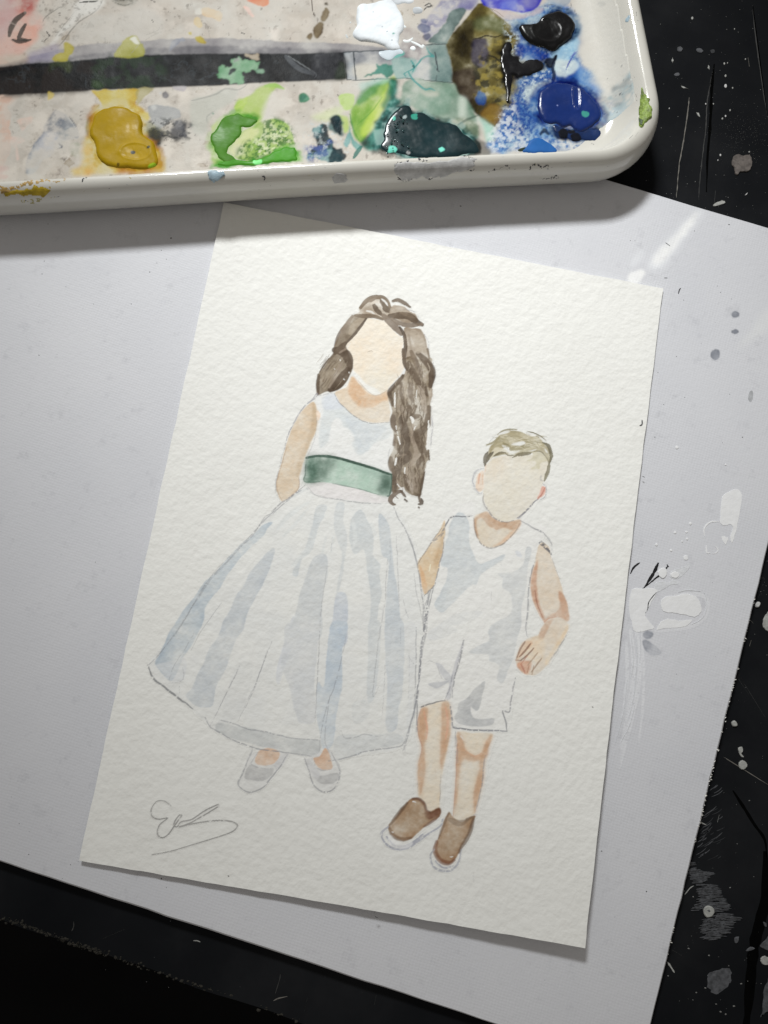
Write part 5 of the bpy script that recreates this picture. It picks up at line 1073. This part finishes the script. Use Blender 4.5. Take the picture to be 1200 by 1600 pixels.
BZ = '140,150 250,140 400,60 520,40 650,70 700,130 745,250 700,330 720,440 790,540 880,690 900,760 1000,760 1060,720 1080,820 1060,960 980,1060 900,1140 600,1175 300,1178 20,1178 40,1080 90,1000 200,820 270,640 270,350 240,240'
W('t7', BZ, (140, 170, 194), a=.92, edge=.2, soft=.6, amp=1.2, mott=.8)
W('t7', '250,200 450,90 640,100 720,200 700,420 520,700 400,960 180,1040 100,1000 260,640', (62, 108, 160), a=.6, edge=0, soft=1.4, amp=1.2, mott=.9)
SPK('t7', BZ, (44, 92, 156), .85, .50, 1.5, seed=1, sharp=4); SPK('t7', '160,840 280,640 400,600 520,560 540,640 400,740 420,920 300,1060 160,1020', (26, 66, 138), .9, .47, 1.8, seed=2, sharp=4); SPK('t7', '40,1000 200,800 300,1060 560,1100 500,1178 20,1178', (204, 208, 210), .7, .5, 1.2, seed=5, sharp=5); SPK('t7', '600,1000 900,760 1060,740 1050,960 900,1140 600,1175', (206, 206, 202), .85, .46, 1.4, seed=6, sharp=4)
SPK('t7', '140,150 400,100 700,300 600,640 300,800 260,640', (196, 210, 214), .7, .56, 1.6, seed=8, sharp=5)
W('t7', '230,190 330,330 420,390 540,400 620,380 520,470 420,480 280,470 240,330', (28, 70, 150), a=.85, soft=.5, mott=.9, amp=.8); W('t7', '180,160 300,140 420,90 440,130 380,180 250,210', (86, 138, 192), a=.75, soft=.5, mott=.8)
W('t7', '640,120 700,160 740,250 700,300 650,310 690,230', (60, 108, 134), a=.8, soft=.4); W('t7', '500,420 640,330 720,300 700,420 600,500 540,560', (160, 196, 214), a=.75, soft=.4); W('t7', '540,560 640,590 700,520 720,560 700,660 540,640', (40, 110, 170), a=.85, soft=.35, mott=.8)
W('t7', '700,500 760,520 830,600 880,720 800,690 720,640', (104, 146, 196), a=.8, soft=.6, edge=0); W('t7', '540,470 700,480 710,540 620,600 550,590', (206, 214, 210), a=.7, soft=.35)
W('t7', '340,720 420,690 460,680 400,760 400,900 360,860', (70, 120, 180), a=.7, soft=.5); W('t7', '300,700 360,660 480,640 440,690 350,760 320,820', (200, 210, 204), a=.6, soft=.4)
for P, wd in (('540,440 530,480 520,540 530,580 515,660', 26), ('470,400 465,440', 10), ('500,400 510,440', 8), ('425,390 415,420', 6)): ST('t7', P, wd, (16, 30, 62), .9, soft=.25, amp=.5)
W('t7', '460,460 500,450 540,440 530,500 500,530 460,510', (14, 18, 34), a=.95, soft=.2, amp=.5)
ST('t7', '715,400 680,430 640,500 620,555', 12, (84, 96, 170), .85, (.3, .2)); ST('t7', '690,405 650,450', 10, (110, 120, 180), .6)
W('t7', '820,1000 880,960 920,970 900,1030 860,1050', (96, 92, 90), a=.7, soft=.4); W('t7', '415,1040 450,1000 500,1050 480,1060 450,1040 425,1065', (50, 62, 82), a=.9, soft=.15)
SPK('t7', '880,760 1000,760 960,960 880,1000', (150, 146, 140), .6, .5, .6, seed=7)
W('t7', '-20,-40 410,-40 390,60 300,100 200,85 120,72 0,50', (70, 72, 186), a=.95, edge=.5, mott=.6); W('t7', '110,20 230,0 220,80 120,70', (128, 140, 208), a=.7, soft=.4); W('t7', '280,-10 400,-20 380,60 300,60', (136, 132, 176), a=.6, soft=.4)
W('t7', '40,60 200,100 310,110 400,70 450,70 380,120 200,160 120,140', (196, 180, 178), a=.7, soft=.35)
ST('t7', '440,50 520,40 600,70 660,60 650,0', 5, (84, 92, 104), .7); W('t7', '460,-20 640,-20 640,40 560,60', (150, 164, 178), a=.6, edge=.4); ST('t7', '690,80 700,110', 10, (40, 46, 60), .8)
ST('t7', '5,60 80,90 140,140', 6, (110, 90, 70), .6)
# clean bare strip at right
W('t7', '760,-40 1200,-40 1200,640 1000,700 880,690 820,580 740,480 720,380 745,250 720,120 680,40', (208, 204, 196), a=.75, edge=0, soft=.8, amp=1, mott=.3); edge_blend(.013)
W('t7', '990,680 1050,660 1090,720 1080,800 1030,860 990,800', (130, 142, 146), a=.75, soft=.45, mott=.9); SPK('t7', '900,820 1080,740 1090,900 960,1060 860,1080', (168, 186, 190), .7, .5, .5, seed=3)
W('t7', '870,20 910,10 935,30 900,55', (196, 194, 188), a=.7, edge=.6); SPK('t7', '880,740 1080,500 1090,880 1000,1100', (60, 66, 80), .8, .76, .9, seed=9, sharp=14)
# flat dabs
part('paint_dab', None, 'dried green dab with ragged edges on the printed handle')
W('t5', '680,510 720,495 760,490 780,440 820,425 850,450 960,450 940,520 880,530 850,550 875,570 860,630 820,640 770,625 750,580 700,575 675,570', (112, 146, 114), a=1, edge=.2, amp=.7, mott=.4); W('t5', '745,540 780,510 820,515 800,540 760,555', (28, 32, 36), a=.95, soft=.1, amp=.5); W('t5', '850,400 950,400 965,440 900,430', (164, 150, 132), a=.9, amp=.6); W('t5', '945,515 980,510 1015,535 960,540', (112, 140, 116), a=1, amp=.6); W('t5', '790,455 815,432 835,445 800,465', (140, 138, 134), a=.7); ST('t5', '860,440 900,445 930,450', 8, (30, 34, 36), .9, amp=.5)
part('paint_dab', None, 'brown dried drips in a row')
for P in ('100,110 125,60 145,55 158,100 130,150 95,140', '50,200 90,155 120,165 118,210 90,265 60,275 45,240', '0,250 20,235 40,245 30,285 0,275'): W('t10', P, (112, 94, 66), a=.97, edge=.5, ew=.4)
W('t10', '130,25 145,18 150,35 135,38', (96, 86, 70), a=.9); ST('t10', '30,-10 35,50 48,110', 7, (70, 58, 50), .9); ST('t10', '48,98 52,112', 16, (70, 58, 50), .9)
WASH_ID = [i_+1 for i_, q_ in enumerate(PARTLIST) if q_[0] == 'paint_wash'][0]; S.cur = WASH_ID
def puddle(name, view, P, c, h, mat, label=None, edge=1.1, res=.00022, amp=.35, rough=.0, extra=None, spots=(), cvar=.10, halo=None):
    """thick paint: a swelling surface that meets the tray floor along its outline"""
    h *= .45
    if halo is not None:
        hp = nums(P); hc = hp.mean(0)
        S.wash(view, hc + (hp-hc)*1.20, halo, a=.6, edge=.3, soft=.3, amp=.9, mott=1.3)
        S.wash(view, hc + (hp-hc)*1.07, halo, a=.9, edge=.4, soft=.12, amp=.35, mott=.9)
    Q = spline(S.pts(view, P), True)
    a, b = Q.min(0) - .002, Q.max(0) + .002
    T = Sheet(a[0], a[1], b[0], b[1], res, GLAZE, floor_xy, 3)
    sl, m0 = T.mask(Q, amp*.0016, 1)
    X, Y, m0 = T.X, T.Y, m0
    m0 = m0[:X.shape[0], :X.shape[1]]
    if m0.shape != X.shape:
        full = np.zeros(X.shape); full[sl] = m0; m0 = full
    r = edge*.001/res
    sm = blur(m0, max(1, r*.5)); s2 = blur(m0, max(1, r*1.6))
    H = np.where(sm > .5, np.sqrt(np.clip((sm-.5)*2, 0, 1)), -1.5*(.5-sm)*2)
    H = h*(.72*H + .28*np.clip(H, 0, 1)*(s2*1.2 + rough*(fbm(X*450, Y*450, 2, 4)-.5)*2))
    H = np.where(H > 0, H*(.8 + .5*fbm(X*260, Y*260, 6, 3)) + h*.025*np.clip(s2, 0, 1)*(fbm((X+.3*Y)*2200, (Y-.3*X)*320, 4, 3)-.5)*2, H)
    if extra is not None: H = H + extra(X, Y, T, sm)
    ok = H > -h*.35
    cell = ok[:-1, :-1] | ok[1:, :-1] | ok[:-1, 1:] | ok[1:, 1:]
    cell &= (sm[:-1, :-1] > .2)
    vid = np.arange(X.size).reshape(X.shape); jj, ii = np.nonzero(cell)
    qd = np.stack([vid[jj, ii], vid[jj, ii+1], vid[jj+1, ii+1], vid[jj+1, ii]], 1)
    u, inv = np.unique(qd, return_inverse=True)
    Vw = tworld(X, Y, zflat(X, Y) + .00008 + H).reshape(-1, 3)[u]
    col = np.clip(srgb(c)/srgb(VIEW[view][3])*np.array(GLAZE), .001, .9)
    rimk = np.clip((.97-s2)*1.6, 0, 1)[..., None]
    cc = col*(1 + cvar*T.mott[..., None]*2.6)*(1 - .35*rimk*np.clip(.5 + T.mott[..., None]*1.5, 0, 1.3))
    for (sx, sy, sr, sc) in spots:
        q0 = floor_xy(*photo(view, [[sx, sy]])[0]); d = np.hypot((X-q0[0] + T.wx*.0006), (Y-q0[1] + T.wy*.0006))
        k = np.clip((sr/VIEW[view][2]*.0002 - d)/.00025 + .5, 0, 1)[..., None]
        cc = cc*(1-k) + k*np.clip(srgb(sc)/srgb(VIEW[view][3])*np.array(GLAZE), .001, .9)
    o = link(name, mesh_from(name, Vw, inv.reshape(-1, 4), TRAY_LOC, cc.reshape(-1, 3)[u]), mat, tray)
    if label: o['label'] = label
    return o
def dent(view, cx, cy, rx, ry, depth):
    q0 = floor_xy(*photo(view, [[cx, cy]])[0]); qx = floor_xy(*photo(view, [[cx+rx, cy]])[0]); qy = floor_xy(*photo(view, [[cx, cy+ry]])[0])
    ax, ay = np.linalg.norm(qx-q0), np.linalg.norm(qy-q0); dx_ = (qx-q0)/ax
    def f(X, Y, T, sm):
        u_ = ((X-q0[0])*dx_[0] + (Y-q0[1])*dx_[1])/ax; v_ = (-(X-q0[0])*dx_[1] + (Y-q0[1])*dx_[0])/ay
        r_ = np.sqrt(u_**2 + v_**2)
        return -depth*np.clip(1-r_, 0, 1)**.5 + depth*.5*np.exp(-((r_-1.05)/.12)**2)
    return f
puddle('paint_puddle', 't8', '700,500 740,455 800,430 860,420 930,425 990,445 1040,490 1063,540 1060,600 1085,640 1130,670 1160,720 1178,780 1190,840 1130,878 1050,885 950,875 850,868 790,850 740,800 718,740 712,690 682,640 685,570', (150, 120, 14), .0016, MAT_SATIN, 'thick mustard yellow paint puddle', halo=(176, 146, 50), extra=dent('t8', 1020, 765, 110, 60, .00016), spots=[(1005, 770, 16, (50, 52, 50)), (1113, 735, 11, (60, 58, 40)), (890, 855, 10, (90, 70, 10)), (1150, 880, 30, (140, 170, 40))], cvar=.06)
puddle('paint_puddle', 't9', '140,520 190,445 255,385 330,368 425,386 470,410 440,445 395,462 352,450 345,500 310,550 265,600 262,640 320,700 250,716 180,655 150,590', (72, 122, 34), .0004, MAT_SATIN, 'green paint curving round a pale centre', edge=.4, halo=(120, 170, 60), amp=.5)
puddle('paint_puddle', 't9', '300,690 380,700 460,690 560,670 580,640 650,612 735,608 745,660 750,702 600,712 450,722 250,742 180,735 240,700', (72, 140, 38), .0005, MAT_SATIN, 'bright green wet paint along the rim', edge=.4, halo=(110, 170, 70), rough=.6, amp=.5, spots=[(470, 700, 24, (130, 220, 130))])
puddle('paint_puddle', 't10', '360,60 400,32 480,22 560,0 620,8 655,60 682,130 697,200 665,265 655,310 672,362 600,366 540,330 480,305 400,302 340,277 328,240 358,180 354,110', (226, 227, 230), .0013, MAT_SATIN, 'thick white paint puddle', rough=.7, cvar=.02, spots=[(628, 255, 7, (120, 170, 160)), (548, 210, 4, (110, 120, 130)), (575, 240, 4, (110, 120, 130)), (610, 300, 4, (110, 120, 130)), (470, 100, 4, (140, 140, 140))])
puddle('paint_puddle', 't10', '600,-20 620,15 650,32 690,22 740,22 770,0 760,-30', (224, 225, 228), .0006, MAT_SATIN, 'white paint dab at the far side', cvar=.02)
puddle('paint_drop', 't10', '757,65 780,52 815,55 828,80 808,100 795,95 770,108 760,90', (226, 227, 230), .0006, MAT_SATIN, 'small white paint drop', cvar=.02)
for P in ('740,345 765,332 782,350 770,368 750,362', '690,285 730,290 760,268 765,275 750,300 720,308 695,300', '750,295 800,315 840,345 832,352 795,330 750,305', '822,325 842,322 848,338 832,345', '275,248 285,250 295,275 285,278', '305,155 318,155 316,170 306,168', '690,180 715,190 712,205 695,195'):
    puddle('paint_drop', 't10', P, (232, 233, 234), .0004, MAT_SATIN, None, edge=.5, res=.00012, amp=.12, cvar=.02)
puddle('paint_puddle', 't10', '520,375 600,368 670,362 700,385 640,400 590,430 555,435 530,405', (206, 212, 218), .0003, MAT_SATIN, None, amp=.5)
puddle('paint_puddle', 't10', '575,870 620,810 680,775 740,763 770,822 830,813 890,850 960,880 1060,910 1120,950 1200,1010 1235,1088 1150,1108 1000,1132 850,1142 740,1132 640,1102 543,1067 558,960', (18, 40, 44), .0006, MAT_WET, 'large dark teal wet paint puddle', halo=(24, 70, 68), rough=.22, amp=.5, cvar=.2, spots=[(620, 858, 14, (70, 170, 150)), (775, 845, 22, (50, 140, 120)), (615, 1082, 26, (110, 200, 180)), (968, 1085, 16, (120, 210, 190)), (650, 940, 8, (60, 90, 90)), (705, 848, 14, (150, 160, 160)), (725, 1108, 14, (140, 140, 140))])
puddle('paint_puddle', 't7', '400,800 410,740 450,690 520,658 600,652 680,668 760,708 830,768 880,830 890,890 862,950 800,1002 735,1032 690,1010 650,975 600,1000 560,970 480,968 430,932 405,870', (18, 42, 102), .0013, MAT_WET, 'thick ultramarine blue paint puddle', halo=(34, 74, 140), extra=dent('t7', 700, 760, 30, 110, .0003), spots=[(765, 900, 24, (60, 140, 130)), (553, 830, 5, (140, 150, 200))], cvar=.08)
puddle('paint_puddle', 't7', '250,205 330,200 400,185 440,130 500,103 580,98 640,123 682,170 692,230 662,290 600,345 540,388 480,388 420,362 350,342 290,290', (10, 10, 12), .0019, MAT_WET, 'thick glossy black paint puddle', halo=(24, 48, 84), rough=.30, extra=dent('t7', 470, 250, 110, 90, .0002))
puddle('paint_puddle', 't7', '120,420 150,340 190,350 202,440 250,448 255,490 330,478 418,478 424,545 330,582 250,608 212,582 192,700 170,805 150,700 128,560', (12, 12, 16), .0005, MAT_WET, 'black paint smear over the printed bristles', halo=(36, 38, 34), edge=.55, rough=.5, amp=.6)
puddle('paint_puddle', 't7', '530,985 600,1010 690,1015 740,1035 800,1008 870,1010 895,1050 830,1108 760,1100 700,1108 640,1085 570,1080', (22, 44, 88), .0004, MAT_WET, 'dark blue paint below the ultramarine puddle', halo=(40, 66, 104), edge=.5, rough=.4, amp=.6, cvar=.3, spots=[(600, 1050, 40, (8, 12, 22)), (700, 1085, 40, (8, 12, 24)), (660, 1030, 26, (8, 12, 24))])
puddle('paint_puddle', 't7', '300,1160 350,1098 400,1078 480,1112 530,1160 535,1190 300,1192', (40, 94, 160), .0004, MAT_SATIN, 'mid blue paint at the rim', edge=.5, amp=.3)
puddle('paint_puddle', 't7', '240,1170 300,1150 320,1130 300,1178 240,1185', (48, 58, 40), .0003, MAT_SATIN, None, amp=.3)
# wet bubbles and glints: tiny raised beads on the dark teal paint
V, F = [], []
for _ in range(46):
    x, y = rng.uniform(570, 760), rng.uniform(830, 1120)
    if x > 620 + (y-830)*.9: x -= 40
    q0 = at(*photo('t10', [[x, y]])[0], Z_FLOOR); speck(V, F, q0[0], q0[1], Z_FLOOR + .0008, rng.uniform(.0001, .00035), rng.uniform(.0001, .0004))
bb = link('paint_bubble', mesh_from('paint_bubble', np.array(V), np.array(F), TRAY_LOC, None, True), plain('teal_bubble', (.02, .06, .06), .08, .4, 500, .0001, .6), tray); bb['kind'] = 'stuff'

# map the flat from tray axes to world before meshing
_X, _Y = S.X, S.Y
wpos = tworld(_X, _Y, _X*0); S.X, S.Y = wpos[..., 0], wpos[..., 1]; _Z = zflat(_X, _Y)
layer_meshes(S, lambda X, Y: _Z[::2, ::2], .00006, tray, TRAY_LOC, MAT_STAIN, PARTLIST, 2)
S.X, S.Y = _X, _Y

# ---- marks on the curved rim, laid on the glaze along its surface
def rim_mark(name, px, mat, h=.00012, step=1.4, amp=.03, label=None, thin=0, seed=0, view=None):
    P = photo(view, px) if view else (nums(px) if isinstance(px, str) else np.asarray(px, float))
    P = jag(P, 3, amp)
    a, b = P.min(0)-1, P.max(0)+1
    gx_ = np.arange(a[0], b[0]+step, step); gy_ = np.arange(a[1], b[1]+step, step)
    X, Y = np.meshgrid(gx_, gy_); ins = np.zeros(X.shape, bool)
    for (ax, ay), (bx, by) in zip(P, np.roll(P, -1, 0)):
        if ay == by: continue
        ins ^= ((ay > Y) != (by > Y)) & (X < (bx-ax)*(Y-ay)/(by-ay) + ax)
    if thin: ins &= fbm(X*.35 + seed*9, Y*.35, 3, 3) > thin
    vid = -np.ones(X.shape, int); V = []
    hit = {}
    cell = ins[:-1, :-1] & ins[1:, :-1] & ins[:-1, 1:] | (ins[1:, 1:] & ins[:-1, :-1])
    need = np.zeros(X.shape, bool)
    for dj in (0, 1):
        for di in (0, 1): need[dj:dj+cell.shape[0], di:di+cell.shape[1]] |= cell
    for j, i in zip(*np.nonzero(need)):
        o_, d_ = ray(X[j, i], Y[j, i]); loc_, nor_, _, _ = bvh.ray_cast(Vector(o_), Vector(d_))
        if loc_ is None: continue
        if nor_.dot(Vector(d_)) > 0: nor_ = -nor_
        hh = h*(1 if ins[max(j-1, 0):j+2, max(i-1, 0):i+2].all() else .25)
        vid[j, i] = len(V); V.append(tuple(loc_ + nor_*hh))
    F = []
    for j, i in zip(*np.nonzero(cell)):
        q_ = (vid[j, i], vid[j, i+1], vid[j+1, i+1], vid[j+1, i])
        if min(q_) >= 0: F.append(q_)
    if not F: return None
    o = link(name, mesh_from(name, np.array(V), np.array(F), TRAY_LOC, None, True), mat, tray)
    if label: o['label'] = label
    return o
M_YEL = plain('dried_yellow_paint', (.42, .30, .02), .5, .3, 500); M_OLIVE = plain('thin_olive_paint', (.40, .36, .16), .6, .3, 700); M_FILM = plain('grey_paint_film', (.44, .44, .44), .45, .2, 500); M_PBLUE = plain('pale_blue_flake', (.34, .45, .52), .35, .25, 800); M_DARKF = plain('dark_paint_fleck', (.05, .05, .055), .5, .4, 900); M_LEAF = plain('dried_green_paint', (.20, .28, .06), .45, .5, 500, .0008); M_LEAFD = plain('dark_green_edge', (.07, .10, .05), .45, .4, 700); M_ORAN = plain('thin_orange_paint', (.46, .30, .10), .5, .35, 500)
rim_mark('paint_mark', '-10,301 8,297 25,296 40,293 60,292 75,294 80,298 74,304 60,305 45,307 25,304 5,303 -10,305', M_YEL, label='mustard yellow smear on the rim')
rim_mark('paint_mark', '-10,296 20,290 60,284 105,279 104,282 80,287 40,290 0,298', M_ORAN, thin=.42, label='thin orange stain along the inner rim')
rim_mark('paint_mark', '30,310 60,310 90,306 60,316 42,318', M_OLIVE, thin=.5)
rim_mark('paint_flake', '324,268 336,266 350,267 352,274 342,281 334,286 326,279', M_PBLUE, .0003, .8, .02, 'pale blue paint flake on the rim')
rim_mark('paint_mark', '518,278 526,269 538,271 545,281 536,286 522,287', M_FILM, .0001, .8, .03, 'grey paint patch on the rim')
rim_mark('paint_mark', '617,256 640,253 660,253 700,250 735,246 745,250 738,262 715,268 700,276 680,278 660,276 640,282 626,281 617,270', M_FILM, .0001, 1.0, .015, 'broad grey paint film on the rim')
for P, wd in (('619,272 626,281 636,283 646,278', 1.8), ('634,270 640,274 632,276', 1.5), ('660,262 656,268 662,274', 2.2), ('664,277 672,280 678,276', 1.6), ('690,276 698,268 702,262', 1.8), ('617,258 640,253 665,252', 1), ('735,245 740,251 736,260 730,266', 2), ('722,246 733,244 730,256 724,260', 1.6), ('710,262 716,264 714,268', 2.4), ('706,264 712,268', 2), ('731,265 738,267 742,262', 1.6), ('764,268 774,265 784,262', 1.2), ('783,262 792,258 797,264 790,264', 1.2), ('802,264 806,264', 3), ('818,266 822,267', 2), ('828,265 833,258 842,258 846,264', 3), ('848,262 856,258 856,264', 3), ('860,262 868,260', 2.5), ('874,259 882,260', 2.2), ('844,278 858,279 872,275 866,281', 2.2), ('410,269 416,268', 1.4), ('408,275 414,277 412,283', 2.2), ('414,284 420,285', 1.6), ('419,290 426,291', 2), ('527,274 534,275', 1.4), ('128,285 130,279 136,277', 2.2), ('130,293 136,293', 1.6), ('108,287 109,291', 1.6), ('735,280 738,281', 1.6), ('745,279 748,280', 1.6), ('84,308 94,307', 1.2), ('315,314 316,315', 2)):
    rim_mark('paint_fleck', line_px(P, wd*1.1), M_DARKF, .00008, .5, .06, thin=.36, seed=len(P))
for _ in range(46):
    x_ = rng.uniform(5, 960); y_ = 300 - .055*x_ + rng.uniform(-28, 22); a_ = rng.uniform(0, 3.1); l_ = rng.choice([.8, 1.2, 2.0, 3.2])
    rim_mark('paint_fleck', line_px([(x_, y_), (x_ + l_*math.cos(a_), y_ + l_*.5*math.sin(a_)), (x_ + 2*l_*math.cos(a_), y_ + l_*math.sin(a_) + .4)], rng.uniform(.8, 1.8)), (M_DARKF, M_FILM, M_FILM, M_OLIVE)[rng.integers(4)], .00006, .5, .05)
rim_mark('paint_mark', '1003,133 1006,143 1011,152 1016,154 1014,160 1019,172 1019,183 1009,192 1003,200 998,196 998,175 1000,158', M_LEAF, .0004, .9, .012, 'green shard shaped dried paint on the right rim')
rim_mark('paint_mark', '998,184 1006,189 1004,198 999,197', M_LEAFD, .0006, .7, .02)
rim_mark('paint_mark', '1005,135 1004,150 1000,170 999,185 1002,170 1006,150', M_LEAFD, .0006, .6, .01)
rim_mark('paint_mark', '977,30 983,22 985,26 982,35 977,35', M_PBLUE, .0001, .7, .03)
for P, wd in (('994,18 995,26', 2.4), ('995,58 995,62', 2), ('996,31 997,33', 2), ('980,5 982,8', 1.4), ('993,146 995,152', 1.8), ('994,156 996,158', 1.6), ('990,118 992,122', 1), ('984,108 985,122', 1), ('1006,100 1006,104', 1), ('1020,209 1022,210', 1.2), ('940,152 944,160', 2.2), ('990,210 978,222', 1.6), ('998,205 992,214', 1.4)):
    rim_mark('paint_fleck', line_px(P, wd*1.2), M_DARKF, .00008, .5, .004)
#@@END
